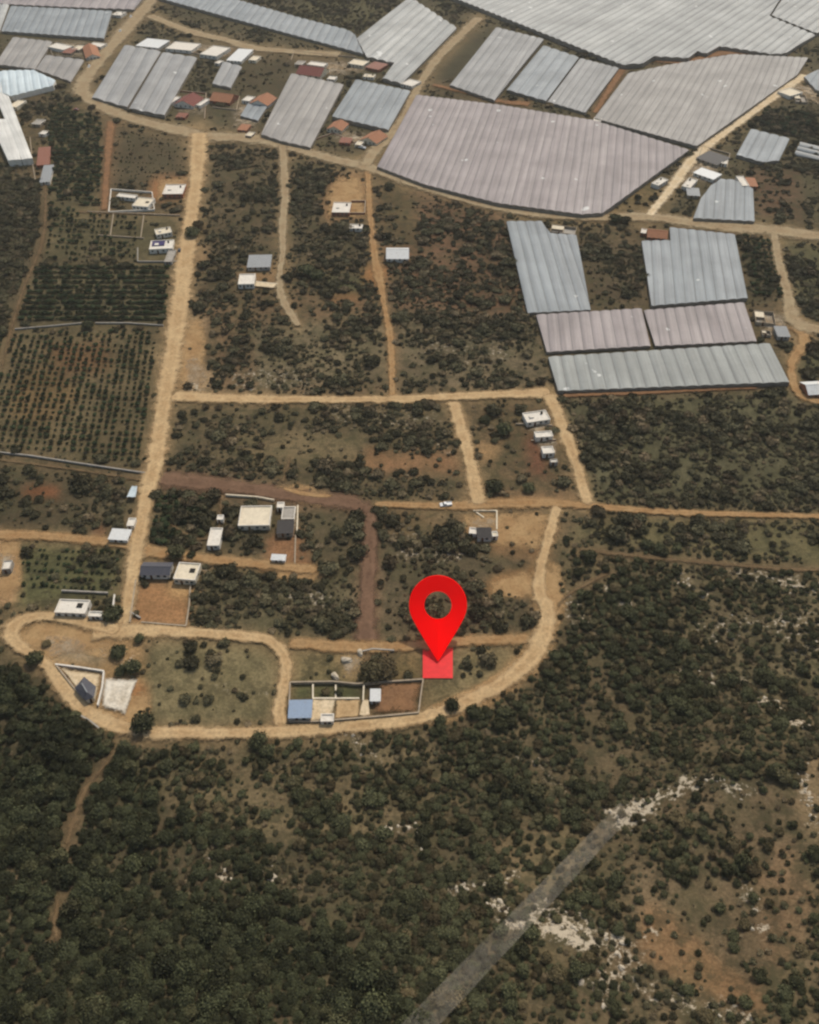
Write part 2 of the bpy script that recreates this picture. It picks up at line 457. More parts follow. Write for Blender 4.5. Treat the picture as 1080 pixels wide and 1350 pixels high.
zone([(300, 60), (330, 66), (380, 95), (360, 125), (310, 120)], (72, 62, 45), .08)
zone([(400, -9), (545, -9), (470, 45), (392, 20)], (78, 72, 50), .35)
zone([(1000, 135), (1090, 150), (1090, 300), (1000, 290)], (76, 68, 50), .5)
zone([(985, 220), (1050, 220), (1060, 290), (1000, 285)], (88, 68, 52), .2)
zone([(1028, 315), (1090, 320), (1090, 425), (1050, 415)], (78, 74, 52), .4)
zone([(1052, 465), (1090, 445), (1090, 500), (1050, 500)], (74, 72, 50), .5)
zone([(972, 308), (1015, 312), (1036, 400), (990, 396)], (66, 58, 44), .15)
zone([(800, 245), (860, 232), (880, 262), (850, 284), (800, 284)], (100, 84, 58), .15)
for q_ in ([(386, 903), (411, 903), (411, 922), (386, 922)], [(415, 904), (441, 904), (441, 922), (415, 922)], [(445, 904), (474, 905), (474, 922), (445, 922)]): zone(q_, (70, 74, 48), 0, 0, .4)
zone(HILL, (86, 73, 54), .33, .78)
zone([(-9, 868), (60, 910), (150, 985), (190, 1010), (240, 1080), (-9, 1360)], (66, 58, 43), 0.1, .97)
zone([(-9, 1080), (240, 1080), (520, 1080), (700, 1040), (640, 1180), (560, 1360), (-9, 1360)], (70, 60, 45), .4, .93)
zone([(200, 990), (560, 970), (620, 1060), (500, 1100), (350, 1110), (220, 1060)], (104, 90, 66), .4, .62)
zone([(760, 740), (1090, 755), (1090, 900), (960, 900), (860, 800)], (100, 88, 66), .4, .62)
zone([(640, 935), (700, 905), (760, 930), (720, 980), (640, 990)], (98, 85, 63), .4, .62)
zone([(840, 1070), (1090, 1000), (1090, 1360), (740, 1360), (830, 1200)], (102, 86, 65), .4, .55)
zone([(850, 1190), (880, 1200), (965, 1280), (1005, 1305), (1020, 1345), (930, 1312), (850, 1270), (840, 1240)], (124, 95, 67), .12, .22, .7)
zone([(990, 1140), (1040, 1110), (1080, 1190), (1050, 1250), (1030, 1290), (1005, 1250)], (118, 94, 70), .15, .22, .7)
zone([(1055, 1010), (1090, 985), (1090, 1130), (1070, 1100), (1045, 1070)], (134, 112, 84), .12, .16, .6)
zone([(740, 700), (790, 715), (800, 770), (738, 800)], (102, 88, 64), .4, .4)
zone([(650, 1100), (770, 1090), (760, 1160), (660, 1180)], (106, 90, 66), .4, .45)

def rock_line(pts, w, amt=1.):
    for (a, b) in zip(pts[:-1], pts[1:]):
        dx, dy = b[0] - a[0], b[1] - a[1]; L2 = dx * dx + dy * dy
        t = np.clip(((gu - a[0]) * dx + (gv - a[1]) * dy) / L2, 0, 1)
        d = np.hypot(gu - a[0] - t * dx + 7 * np.sin(gv * .13 + gu * .07) + 4 * np.sin(gu * .31), (gv - a[1] - t * dy) + 5 * np.sin(gu * .17 - gv * .05))
        np.maximum(rockm, amt * sm(1.2 - d / (w * .85)), out=rockm)
ROCKS = [([(800, 1072), (832, 1066), (860, 1055), (905, 1034), (945, 1028), (985, 1045)], 11, 1.), ([(820, 1085), (850, 1062)], 18, .9),
         ([(668, 1222), (700, 1212), (735, 1228), (785, 1245)], 19, .95), ([(715, 1195), (790, 1230), (820, 1250)], 20, .7),
         ([(768, 1285), (790, 1305), (812, 1335)], 9, 1.), ([(590, 1165), (625, 1172), (680, 1155)], 11, .8), ([(645, 1190), (668, 1200)], 10, .9),
         ([(978, 902), (1030, 938), (1080, 968)], 11, 1.), ([(890, 762), (930, 782)], 9, .9), ([(975, 755), (1080, 775)], 14, .7),
         ([(1040, 845), (1085, 860)], 16, .7), ([(910, 885), (945, 902)], 9, .9), ([(800, 775), (830, 800)], 14, .6),
         ([(860, 1230), (800, 1290), (900, 1320), (980, 1335)], 22, .5), ([(1060, 1020), (1075, 1090)], 14, .6), ([(500, 1095), (540, 1085), (560, 1120)], 9, .5),
         ([(440, 960), (500, 1000)], 22, .35), ([(280, 1130), (300, 1155)], 12, .6), ([(740, 790), (790, 830)], 25, .35), ([(930, 830), (1080, 820)], 30, .35),
         ([(355, 1145), (360, 1170)], 8, .6), ([(690, 1000), (740, 1040)], 14, .45), ([(985, 1170), (1010, 1240)], 14, .6)]
for a in ROCKS: rock_line(*a)
for a in [([(380, 780), (450, 800)], 22, .45), ([(530, 720), (600, 730)], 25, .5), ([(310, 500), (400, 500)], 25, .4), ([(560, 460), (660, 470)], 30, .3), ([(250, 480), (262, 510)], 14, .8), ([(440, 540), (560, 560)], 30, .3), ([(545, 565), (600, 600)], 14, .4), ([(120, 845), (165, 870)], 18, .5), ([(30, 850), (70, 860)], 14, .6), ([(290, 900), (350, 920)], 14, .3)]: rock_line(*a)

# ------------------------------------------------------------------ tables of what stands in the place (pixels are turned into points of the land)
ROADS = [
 ('dirt_road', 'track', [(263, 176, 25), (259, 240, 23), (245, 345, 26), (234, 430, 28), (226, 480, 30), (217, 530, 24), (207, 600, 26), (193, 660, 20), (180, 730, 23), (169, 800, 18), (158, 838, 20)]),
 ('dirt_road', 'top', [(212, -14, 17), (199, 2, 17), (155, 53, 18), (111, 109, 22), (119, 131, 17), (167, 155, 14), (250, 176, 15), (270, 181, 14), (330, 183, 12), (372, 192, 13), (435, 210, 12), (484, 221, 15), (560, 247, 12), (632, 268, 11), (716, 284, 10), (790, 288, 10), (854, 287, 13), (930, 297, 13), (1020, 305, 14), (1095, 314, 14)]),
 ('dirt_road', 'top', [(197, 21, 8), (250, 42, 9), (300, 54, 7), (341, 65, 7), (449, 73, 8)]),
 ('dirt_road', 'top', [(482, 220, 14), (494, 200, 19), (530, 161, 14), (547, 125, 13), (561, 100, 13), (584, 70, 12), (632, 24, 12)]),
 ('dirt_road', 'pale_track', [(855, 286, 12), (885, 249, 12), (919, 205, 12), (981, 158, 9), (1023, 127, 9), (1062, 100, 10)]),
 ('dirt_road', 'top', [(373, 192, 13), (376, 256, 12), (373, 297, 12), (373, 333, 11), (369, 367, 11), (373, 395, 12), (394, 432, 10)]),
 ('dirt_road', 'orange_track', [(485, 222, 10), (487, 269, 9), (491, 311, 9), (495, 344, 12), (500, 367, 14), (506, 400, 9), (513, 436, 11), (517, 480, 10), (517, 526, 9)]),
 ('dirt_road', 'track', [(226, 523, 14), (300, 527, 12), (400, 528, 10), (517, 528, 11), (600, 524, 11), (700, 520, 12), (726, 520, 14)]),
 ('dirt_road', 'track', [(724, 520, 18), (740, 560, 17), (757, 605, 17), (770, 650, 18), (776, 668, 18)]),
 ('dirt_road', 'track', [(597, 530, 18), (612, 580, 18), (624, 630, 22), (633, 668, 30)]),
 ('dirt_road', 'orange_track', [(492, 665, 8), (580, 668, 11), (640, 666, 14), (720, 664, 11), (800, 670, 9), (900, 677, 8), (1095, 682, 8)]),
 ('dirt_road', 'brown_track', [(208, 632, 24), (300, 641, 22), (370, 652, 20), (430, 660, 18), (466, 664, 18), (484, 676, 18), (488, 700, 19), (487, 740, 21), (484, 790, 22), (482, 830, 26), (484, 852, 34)]),
 ('dirt_road', 'orange_track', [(372, 644, 3), (400, 652, 7), (440, 656, 4)]),
 ('dirt_road', 'orange_track', [(380, 848, 14), (470, 854, 16), (550, 852, 12), (630, 845, 14), (700, 843, 16)]),
 ('dirt_road', 'track', [(120, 836, 22), (200, 833, 18), (330, 841, 16), (362, 850, 18), (378, 876, 18), (374, 910, 16), (368, 940, 18), (374, 966, 22)]),
 ('dirt_road', 'track', [(186, 967, 18), (300, 968, 18), (380, 966, 20), (450, 960, 18), (560, 946, 18), (640, 915, 20), (690, 880, 24), (714, 845, 26), (722, 806, 24), (710, 780, 20), (715, 740, 18), (735, 668, 15)]),
 ('dirt_road', 'orange_track', [(-9, 706, 14), (60, 708, 12), (150, 716, 12), (178, 722, 12)]),
 ('dirt_road', 'orange_track', [(185, 725, 20), (225, 732, 14), (267, 737, 12), (344, 745, 14), (420, 754, 12)]),
 ('dirt_road', 'track', [(160, 834, 18), (100, 820, 16), (50, 814, 16), (18, 828, 24), (22, 848, 20), (64, 880, 18), (100, 926, 22), (140, 953, 22), (190, 967, 16)]),
 ('trail', 'thin_track', [(163, 978, 10), (138, 1010, 14), (114, 1040, 16), (100, 1075, 18), (87, 1120, 14)]),
 ('trail', 'thin_track', [(80, 1175, 12), (74, 1210, 14), (76, 1248, 16)]),
 ('trail', 'thin_track', [(54, 190, 8), (60, 250, 8), (57, 315, 10), (32, 380, 10), (14, 440, 9), (2, 490, 7)]),
 ('trail', 'red_track', [(147, 160, 14), (142, 215, 12), (138, 278, 12)]),
 ('trail', 'thin_track', [(100, 280, 6), (165, 282, 5), (240, 284, 6)]),
 ('dirt_road', 'top', [(1020, 308, 12), (1026, 344, 13), (1038, 388, 14), (1050, 428, 20), (1095, 436, 13)]),
 ('dirt_road', 'orange_track', [(1050, 430, 22), (1060, 452, 18), (1044, 478, 14), (1046, 508, 14), (1062, 526, 10), (1095, 532, 8)]),
 ('trail', 'red_track', [(820, 92, 11), (784, 150, 9)]),
 ('trail', 'red_track', [(700, 138, 7), (660, 134, 6), (620, 124, 5), (570, 112, 5)]),
 ('trail', 'red_track', [(862, 80, 6), (905, 82, 6), (960, 70, 8), (1040, 72, 5)]),
 ('trail', 'thin_track', [(732, 806, 10), (745, 788, 8), (765, 775, 10), (810, 752, 8)]),
 ('trail', 'thin_track', [(760, 725, 8), (900, 740, 9), (1090, 752, 8)]),
 ('trail', 'thin_track', [(-9, 606, 5), (100, 620, 5), (190, 634, 6)]),
 ('trail', 'red_track', [(1000, 512, 5), (940, 514, 5), (850, 519, 5), (740, 522, 5)]),
 ('trail', 'thin_track', [(372, 640, 9), (378, 620, 7), (384, 600, 6)]),
 ('trail', 'thin_track', [(222, 690, 5), (262, 712, 7), (288, 700, 8), (292, 655, 9)]),
 ('overlay_sheet', 'grey_overlay', [(542, 1352, 46), (582, 1310, 45), (622, 1272, 42), (662, 1232, 39), (702, 1192, 37), (742, 1152, 34), (782, 1112, 31), (822, 1072, 28)]),  # course of the grey map overlay, not a real gravel track
]
# greenhouses: roof outline, direction of the ridges, span, eave height, film, label
GH = [
 ([(-30, -24), (206, -24), (177, 13), (90, 9), (-30, 3)], ((160, 12), (178, -20)), 9, 4, 'film_pink', 'pinkish long greenhouse cut by the top left edge of the photo'),
 ([(14, 7), (148, 15), (137, 51), (2, 41)], ((137, 51), (148, 15)), 7, 4, 'film_blue', 'bluish grey greenhouse second row in the top left, above the two tan sheds'),
 ([(-40, 3), (12, 6), (0, 41), (-40, 38)], ((0, 41), (12, 6)), 7, 4, 'film_pale', 'white-roofed greenhouse bay at the left edge beside the bluish grey greenhouse'),
 ([(17, 49), (69, 55), (46, 91), (-6, 85)], ((46, 91), (69, 55)), 8, 4, 'film_tan', 'tan greenhouse in the top left with a lower wing against its right side'),
 ([(60, 73), (111, 79), (93, 107), (47, 91.5)], ((93, 107), (111, 79)), 8, 3.5, 'film_tan', 'small tan wedge-shaped greenhouse beside the bend of the grey road'),
 ([(164, 60), (212, 68), (168, 142), (121, 128)], ((121, 128), (164, 60)), 10, 4, 'film_grey', 'left one of the twin grey greenhouses inside the bend of the road'),
 ([(214, 69), (260, 76), (217, 153), (170, 143)], ((170, 143), (214, 69)), 10, 4, 'film_grey', 'right one of the twin grey greenhouses, next to the red roofed house'),
 ([(190, -8), (250, -20), (310, -1), (391, 22), (458, 39), (468, 45), (479, 71), (300, 23)], ((300, 24), (330, -12)), 8, 4, 'film_blue', 'long narrow bluish greenhouse slanting down from the top edge'),
 ([(541, -3), (602, 37), (529, 111), (504, 104), (520, 84), (483, 75), (470, 50)], ((529, 111), (602, 37)), 9, 4, 'film_pale', 'bright pale greenhouse with a stepped lower edge, right of the long narrow one'),
 ([(384, 97), (453, 112), (409, 194), (372, 186), (344, 177)], ((409, 194), (453, 112)), 8, 4.5, 'film_tan', 'pale grey greenhouse above the road with a red roofed house at its top end'),
 ([(469, 105), (541, 120), (512, 171), (438, 154)], ((512, 171), (541, 120)), 7, 4.5, 'film_blue', 'dark bluish square greenhouse between two orange roofed houses and the diagonal road'),
 ([(294, 81), (319, 88), (304, 116), (280, 111)], ((304, 116), (319, 88)), 9, 3.5, 'film_grey', 'small narrow dark grey greenhouse below the white house'),
 ([(327, 136), (352, 141), (340, 159), (317, 153)], ((340, 159), (352, 141)), 6, 3.5, 'film_blue', 'smallest bluish greenhouse beside an orange roof and left of the pale grey one'),
 ([(654, 36), (717, 52), (652, 132), (593, 112)], ((593, 112), (654, 36)), 7, 4, 'film_grey', 'grey greenhouse with the dark bare field along its left side'),
 ([(716, 60), (763, 76), (720, 133), (668, 118)], ((668, 118), (716, 60)), 8, 4, 'film_blue', 'bluish grey greenhouse joined to a striped one, middle of three in the top centre'),
 ([(765, 77), (816, 90), (772, 148), (722, 133.5)], ((722, 133), (765, 77)), 6, 4, 'film_grey', 'striped grey greenhouse left of the narrow red-brown track'),
 ([(570, -14), (820, 86), (848, 84), (862, 75), (908, 77), (919, 68), (932, 71), (949, 61), (1020, 71), (1038, 69), (1050, 61), (1075, 46), (1014, 22), (1060, -50), (640, -90)], ((750, 60), (850, 4)), 8, 5, 'film_pale', 'huge bright corrugated greenhouse with a stepped lower edge at the top right'),
 ([(1017, 21), (1077, 44), (1120, 25), (1120, -50), (1063, -48)], ((1040, 30), (1080, 0)), 8, 5, 'film_pale', 'pale greenhouse in the top right corner behind a dark dividing gap'),
 ([(828, 97), (880, 86), (966, 71), (1066, 75), (1052, 97), (919, 192), (783, 155)], ((783, 155), (828, 97)), 5.5, 4.5, 'film_tan', 'large grey greenhouse tapering to the right beside the pale diagonal road'),
 ([(549, 125), (660, 138), (783, 158), (909, 197), (795, 281), (767, 283), (656, 268), (560, 243), (497, 219)], ((497, 219), (549, 125)), 5.5, 4.5, 'film_pink', 'largest pinkish greenhouse in the upper middle, above the curving road'),
 ([(990, 170), (1041, 183), (1027, 212), (1005, 214), (971, 204)], ((1027, 212), (1041, 183)), 7, 4, 'film_blue', 'small bluish greenhouse standing alone in the green field at the right'),
 ([(1060, 101), (1100, 82), (1100, 128), (1075, 118)], ((1075, 118), (1098, 85)), 8, 4, 'film_blue', 'bluish greenhouse corner cut by the right edge near the end of the pale road'),
 ([(950, 236), (968, 237), (993, 249), (995, 292), (914, 288), (924, 262), (937, 245)], ((950, 289), (953, 238)), 6, 4, 'film_blue', 'bluish greenhouse with a rounded top left corner below the white and orange paired house'),
 ([(883, 300), (969, 309), (986, 393), (859, 403), (846, 318), (884, 317)], ((986, 393), (969, 309)), 5.5, 4, 'film_blue', 'blue grey greenhouse with an orange roofed house in its cut-out corner'),
 ([(668, 292), (714, 292), (726, 308), (760, 310), (779, 408), (696, 412)], ((696, 412), (668, 292)), 5.5, 4, 'film_blue', 'tall blue grey greenhouse with streaked spans and a ruin at its top right corner'),
 ([(707, 415), (846, 407), (858, 456), (721, 464)], ((858, 456), (846, 407)), 5.5, 3.5, 'film_pink', 'left pinkish low greenhouse in the row above the long lowest greenhouse'),
 ([(849, 409), (981, 399), (998, 450), (864, 456)], ((998, 450), (981, 399)), 5.5, 3.5, 'film_pink', 'right pinkish low greenhouse next to an unfinished tan house'),
 ([(723, 470), (1015, 453), (1041, 504), (736, 515)], ((1041, 504), (1015, 453)), 6, 4, 'film_green', 'long pale grey green greenhouse, lowest of all and edged by dark scrub'),
]
TUN = [[(1055, 188), (1095, 198), (1093, 202), (1053, 193)], [(1052, 194), (1093, 204), (1091, 208), (1050, 198)], [(1050, 199.5), (1090, 210), (1088, 214), (1047, 204)]]
# houses: roof corners, kind, height, roof, wall, label, name
HS = [
 ([(113, 62), (131, 58), (128, 75), (109, 75)], 'gable', 3, 'tile', 'white', 'orange tiled house squeezed between tan greenhouse and grey road'),
 ([(121, 55), (138, 57), (136, 62), (119, 60)], 'flat', 3, 'white', 'white', 'thin white house right behind the orange tiled one by the road bend'),
 ([(70, 57), (82, 55), (90, 62), (76, 70)], 'flat', 3, 'white', 'white', 'white house in the notch of the tan greenhouse'),
 ([(189, 50), (218, 53), (214, 63), (185, 60)], 'shed', 3.2, 's_white', 'white', 'white roofed house, leftmost of the two behind the twin greenhouses'),
 ([(226, 54), (260, 57), (257, 67), (224, 64)], 'flat', 3.2, 'white', 'white', 'white house behind the right twin greenhouse with dark gaps on its roof'),
 ([(274, 59), (297, 62), (293, 75), (271, 72)], 'flat', 3.4, 'white', 'white', 'bright white cube house left of the tilted white roof'),
 ([(310, 64), (330, 65), (322, 81), (304, 79)], 'shed', 3, 's_white', 'white', 'white tilted roof shed at the head of the small dark greenhouse'),
 ([(238, 125), (263, 128), (260, 140), (234, 137)], 'gable', 3, 'tile_red', 'white', 'dark red tiled house with white end walls right of the twin greenhouses'),
 ([(284, 122), (312, 124), (306, 136), (281, 131)], 'gable', 3, 'tile', 'brick', 'orange tiled house alone below the small dark greenhouse'),
 ([(337, 125), (362, 128), (356, 139), (333, 136)], 'gable', 3, 'tile', 'white', 'orange tiled house touching the left side of the pale grey greenhouse'),
 ([(324, 126), (334, 127), (332, 134), (321, 132)], 'flat', 3, 'white', 'white', 'small white shed left of the orange tiled house'),
 ([(398, 86), (429, 90), (427, 101), (395, 97)], 'gable', 3.2, 'tile_red', 'cream', 'red roofed house at the top end of the pale grey greenhouse'),
 ([(408, 80), (430, 83), (429, 88), (407, 85)], 'flat', 3, 'white', 'white', 'white lean-to behind the red roofed house'),
 ([(438, 160), (458, 162), (452, 172), (433, 169)], 'gable', 3, 'tile', 'cream', 'orange tiled house under the left corner of the dark bluish greenhouse'),
 ([(484, 172), (506, 178), (502, 189), (480, 185)], 'gable', 3, 'tile', 'cream', 'orange tiled house beside the diagonal road and its wide junction'),
 ([(536, 103), (551, 106), (548, 115), (533, 111)], 'flat', 3, 'white', 'white', 'white house in the lower corner of the bright stepped greenhouse'),
 ([(490, 80), (508, 84), (503, 92), (486, 89)], 'shed', 3, 's_rust', 'brick', 'rust red roofed house in the step of the bright pale greenhouse'),
 ([(464, 77), (484, 80), (482, 87), (462, 84)], 'flat', 3, 'cream', 'cream', 'cream house below the end of the long narrow greenhouse'),
 ([(49, 195), (64, 193), (67, 216), (51, 217)], 'shed', 3, 's_rust', 'brick', 'rust roofed shed beside the crop rows, joined to a grey roof'),
 ([(54, 218), (67, 218), (69, 238), (57, 240)], 'shed', 2.8, 's_grey', 'white', 'pale grey roofed shed on the lower end of the rust roofed shed'),
 ([(156, 254), (180, 257), (179, 261), (155, 259)], 'flat', 2.8, 'white', 'white', 'long thin white building along the back wall of the dark yard'),
 ([(180, 259), (200, 262), (199, 272), (178, 272)], 'flat', 3.2, 'cream', 'white', 'cream house with a dark roof hole in the corner of the dark yard'),
 ([(218, 243), (243, 243), (243, 255), (215, 256)], 'flat', 3.4, 'white', 'brick', 'white flat house on the bare orange pad beside the wide road'),
 ([(205, 302), (225, 299), (226, 306), (205, 310)], 'flat', 3, 'cream', 'white', 'cream house just above the purple topped house by the wide road'),
 ([(199, 317), (229, 316), (228, 327), (197, 329)], 'flat', 3.2, 'white', 'white', 'white house with a purple panel on its roof by the wide road'),
 ([(221, 329), (230, 329), (229, 345), (218, 345)], 'flat', 2.6, 'concrete', 'concrete', 'narrow pale shed right below the purple topped house'),
 ([(327, 336), (356, 336), (358, 351), (328, 352)], 'shed', 3, 's_grey', 'concrete', 'blue grey sheet roofed house above a small white one in the scrub'),
 ([(316, 361), (335, 361), (337, 374), (314, 375)], 'flat', 3.2, 'white', 'white', 'small white house with a cream wall running right to the track'),
 ([(440, 266), (463, 267), (461, 280), (438, 280)], 'flat', 3, 'white', 'brick', 'white roofed half of an unfinished brick house on bare earth'),
 ([(461, 295), (478, 296), (478, 301), (461, 301)], 'flat', 2.6, 'white', 'white', 'thin white shed below the unfinished brick house'),
 ([(510, 326), (538, 326), (539, 340), (510, 340)], 'gable', 3.4, 's_white', 'white', 'white gabled house standing alone right of the orange track'),
 ([(861, 240), (874, 232), (879, 238), (866, 246)], 'flat', 3, 'white', 'white', 'white house between the largest greenhouse and the pale diagonal road'),
 ([(900, 244), (910, 233), (919, 238), (909, 249)], 'flat', 3, 'white', 'white', 'white square house right beside the pale diagonal road'),
 ([(922, 220), (949, 229), (943, 237), (918, 228)], 'shed', 3, 's_white', 'white', 'long white roofed house below the dark roofed yard'),
 ([(974, 232), (984, 232), (984, 245), (975, 245)], 'flat', 3, 'white', 'white', 'white half of a paired house at the head of the rounded greenhouse'),
 ([(985, 234), (998, 235), (996, 245), (985.5, 245)], 'shed', 2.8, 'tile', 'brick', 'orange roofed half of the paired house near the rounded greenhouse'),
 ([(928, 197), (960, 206), (948, 219), (926, 209)], 'shed', 2.8, 's_black', 'block', 'dark roofed sheds by the pale road, above the long white roof'),
 ([(855, 301), (880, 303), (879, 314), (853, 311)], 'gable', 3, 'tile', 'brick', 'orange tiled house in the cut-out corner of the blue grey greenhouse'),
 ([(1031, 118), (1049, 114), (1052, 123), (1036, 129)], 'flat', 3, 'cream', 'white', 'cream house beside the top end of the pale diagonal road'),
 ([(1023, 430), (1039, 431), (1039, 443), (1024, 443)], 'shed', 3, 's_grey', 'concrete', 'grey roofed shed beside the road fork right of the pinkish greenhouse'),
 ([(994, 408), (1021, 410), (1023, 426), (998, 423)], 'ruin', 2.8, 'cream', 'block', 'unfinished tan house right of the pinkish greenhouse'),
 ([(726, 294), (759, 299), (760, 308), (728, 305)], 'ruin', 2.4, 'cream', 'block', 'roofless tan ruin at the top of the tall streaked greenhouse'),
 ([(1060, 503), (1090, 501), (1092, 518), (1063, 519)], 'gable', 3.2, 's_white', 'brick', 'white roofed house cut by the right edge below the road fork'),
 ([(690, 545), (718, 540), (727, 553), (694, 557)], 'flat', 3, 'white', 'white', 'largest white house of the row beside the slanting road, nearest the long greenhouse'),
 ([(705, 569), (728, 568), (728, 575), (706, 577)], 'flat', 3, 'white', 'white', 'long thin white house, second of the row beside the slanting road'),
 ([(714, 589), (729, 588), (731, 597), (716, 598)], 'flat', 3, 'white', 'white', 'square white house, third of the row beside the slanting road'),
 ([(725, 605), (735, 605), (735, 609), (726, 610)], 'flat', 2.4, 'white', 'concrete', 'tiny white hut, last of the row beside the slanting road'),
 ([(629, 696), (647, 696), (648, 708), (630, 708)], 'shed', 3, 's_black', 'white', 'black roofed house inside low foundation walls below the track'),
 ([(618, 695), (628, 696), (628.5, 704), (620, 703)], 'flat', 2.6, 'white', 'white', 'small white annexe on the left of the black roofed house'),
 ([(648.5, 701), (656, 700), (656, 707), (649, 707)], 'flat', 2.6, 'cream', 'white', 'small cream annexe on the right of the black roofed house'),
 ([(317, 669), (357, 665), (357, 694), (315, 691)], 'flat', 3.2, 'cream', 'cream', 'big cream flat roofed house beside the brown road'),
 ([(277, 696), (292, 696), (291, 719), (274, 719)], 'flat', 3, 'white', 'white', 'tall narrow white roofed house in the dark garden'),
 ([(287, 679), (295, 679), (294, 685), (286, 685)], 'flat', 2.6, 'white', 'white', 'tiny white shed just above the narrow white roofed house'),
 ([(366, 662), (375, 662), (374, 669), (365, 669)], 'flat', 2.8, 'white', 'white', 'tiny white hut on the brown road right of the big cream house'),
 ([(376, 668), (391, 668), (387, 684), (368, 684)], 'flat', 2.8, 'concrete', 'cream', 'pale concrete slab house between white hut and black roof'),
 ([(366, 687), (387, 686), (386, 702), (366, 702)], 'shed', 3, 's_black', 'block', 'black square roofed house below the pale slab'),
 ([(359, 731), (377, 732), (375, 738), (358, 737)], 'shed', 2.6, 's_white', 'white', 'thin white roofed shed on the orange track'),
 ([(188, 741), (226, 741), (224, 757), (187, 756)], 'gable', 3.4, 's_slate', 'white', 'long slate grey gabled house beside the wide road'),
 ([(234, 741), (262, 743), (260, 765), (231, 763)], 'flat', 3.4, 'cream', 'cream', 'cream flat roofed house with one dark roof opening next to the slate roof'),
 ([(148, 697), (172, 699), (168, 711), (144, 710)], 'shed', 3, 's_white', 'white', 'white roofed house on the left verge of the wide road'),
 ([(169, 683), (179, 683), (177, 693), (168, 693)], 'flat', 2.8, 'white', 'white', 'small white cube hut on the verge above the white roofed house'),
 ([(79, 790), (117, 791), (114, 809), (72, 807)], 'flat', 3.2, 'white', 'white', 'long white house with a dark vent on its roof above the dirt loop'),
 ([(118, 806), (135, 806), (134, 813), (117, 812)], 'flat', 2.8, 'white', 'white', 'small white shed at the right end of the long white house'),
 ([(3, 740), (15, 738), (15, 750), (4, 750)], 'flat', 3, 'white', 'concrete', 'small white hut on bare earth at the left edge'),
 ([(153.0, 14.5), (165.0, 15.5), (161.0, 20.5), (149.0, 19.5)], 'flat', 2.8, 'white', 'white', 'white shed between bluish top left greenhouse and the grey road'),
 ([(88.0, 63.0), (100.0, 64.0), (96.0, 70.0), (84.0, 69.0)], 'shed', 2.6, 's_rust', 'block', 'small rust shed left of the orange house by tan greenhouse'),
 ([(101.0, 59.0), (111.0, 60.0), (107.0, 66.0), (97.0, 65.0)], 'flat', 2.8, 'cream', 'block', 'cream box house between rust shed and orange house'),
 ([(17.5, 131.0), (28.5, 132.0), (28.5, 142.0), (17.5, 141.0)], 'flat', 2.8, 'cream', 'cream', 'cream shed touching the slender white warehouse'),
 ([(45.5, 156.5), (56.5, 157.5), (56.5, 164.5), (45.5, 163.5)], 'flat', 2.4, 'concrete', 'block', 'grey concrete shed beside the trail above the rust roofed shed'),
 ([(54.0, 171.5), (62.0, 172.5), (62.0, 177.5), (54.0, 176.5)], 'flat', 2.4, 'white', 'white', 'tiny white shed just above the rust roofed shed'),
 ([(228.0, 126.0), (234.0, 127.0), (230.0, 137.0), (224.0, 136.0)], 'flat', 2.8, 'white', 'white', 'white end annexe left of the dark red tiled house'),
 ([(267.0, 129.0), (273.0, 130.0), (269.0, 140.0), (263.0, 139.0)], 'flat', 2.8, 'white', 'white', 'white end annexe right of the dark red tiled house'),
 ([(236.0, 148.5), (248.0, 149.5), (244.0, 154.5), (232.0, 153.5)], 'shed', 2.4, 's_rust', 'brick', 'low rust shed below the dark red tiled house'),
 ([(333.0, 73.0), (343.0, 74.0), (339.0, 80.0), (329.0, 79.0)], 'flat', 2.6, 'cream', 'cream', 'cream shed right of the white tilted roof shed'),
 ([(288.0, 79.0), (294.0, 80.0), (290.0, 84.0), (284.0, 83.0)], 'flat', 2.4, 'white', 'white', 'tiny white shed left of the small dark greenhouse top'),
 ([(393.0, 79.5), (403.0, 80.5), (399.0, 85.5), (389.0, 84.5)], 'flat', 2.6, 'concrete', 'block', 'grey shed left of the white lean-to behind the red roof'),
 ([(435.0, 100.0), (445.0, 101.0), (441.0, 105.0), (431.0, 104.0)], 'flat', 2.4, 'white', 'white', 'thin white shed between red roof and dark bluish greenhouse'),
 ([(482.0, 97.0), (496.0, 98.0), (492.0, 102.0), (478.0, 101.0)], 'flat', 2.4, 'cream', 'white', 'thin cream shed above the dark bluish greenhouse'),
 ([(318.0, 163.5), (330.0, 164.5), (326.0, 171.5), (314.0, 170.5)], 'shed', 2.6, 'tile', 'brick', 'small tiled shed below the smallest bluish greenhouse'),
 ([(328.0, 173.5), (336.0, 174.5), (332.0, 179.5), (324.0, 178.5)], 'flat', 2.4, 'cream', 'block', 'small cream shed beside the road below the tiled shed'),
 ([(451.0, 181.0), (465.0, 182.0), (461.0, 188.0), (447.0, 187.0)], 'shed', 2.6, 's_rust', 'brick', 'brown roofed shed between two orange tiled houses under the dark greenhouse'),
 ([(472.0, 185.5), (480.0, 186.5), (476.0, 191.5), (468.0, 190.5)], 'flat', 2.4, 'cream', 'cream', 'cream shed left of the orange house at the diagonal road'),
 ([(955.5, 207.0), (962.5, 208.0), (956.5, 216.0), (949.5, 215.0)], 'flat', 2.6, 'white', 'white', 'small white shed on the right end of the dark roofed sheds'),
 ([(910.0, 247.5), (926.0, 248.5), (918.0, 257.5), (902.0, 256.5)], 'shed', 2.6, 's_grey', 'block', 'dusty grey shed left of the rounded greenhouse'),
 ([(785.0, 155.0), (795.0, 156.0), (791.0, 160.0), (781.0, 159.0)], 'flat', 2.4, 'white', 'white', 'tiny white shed at the corner between the two largest lower greenhouses'),
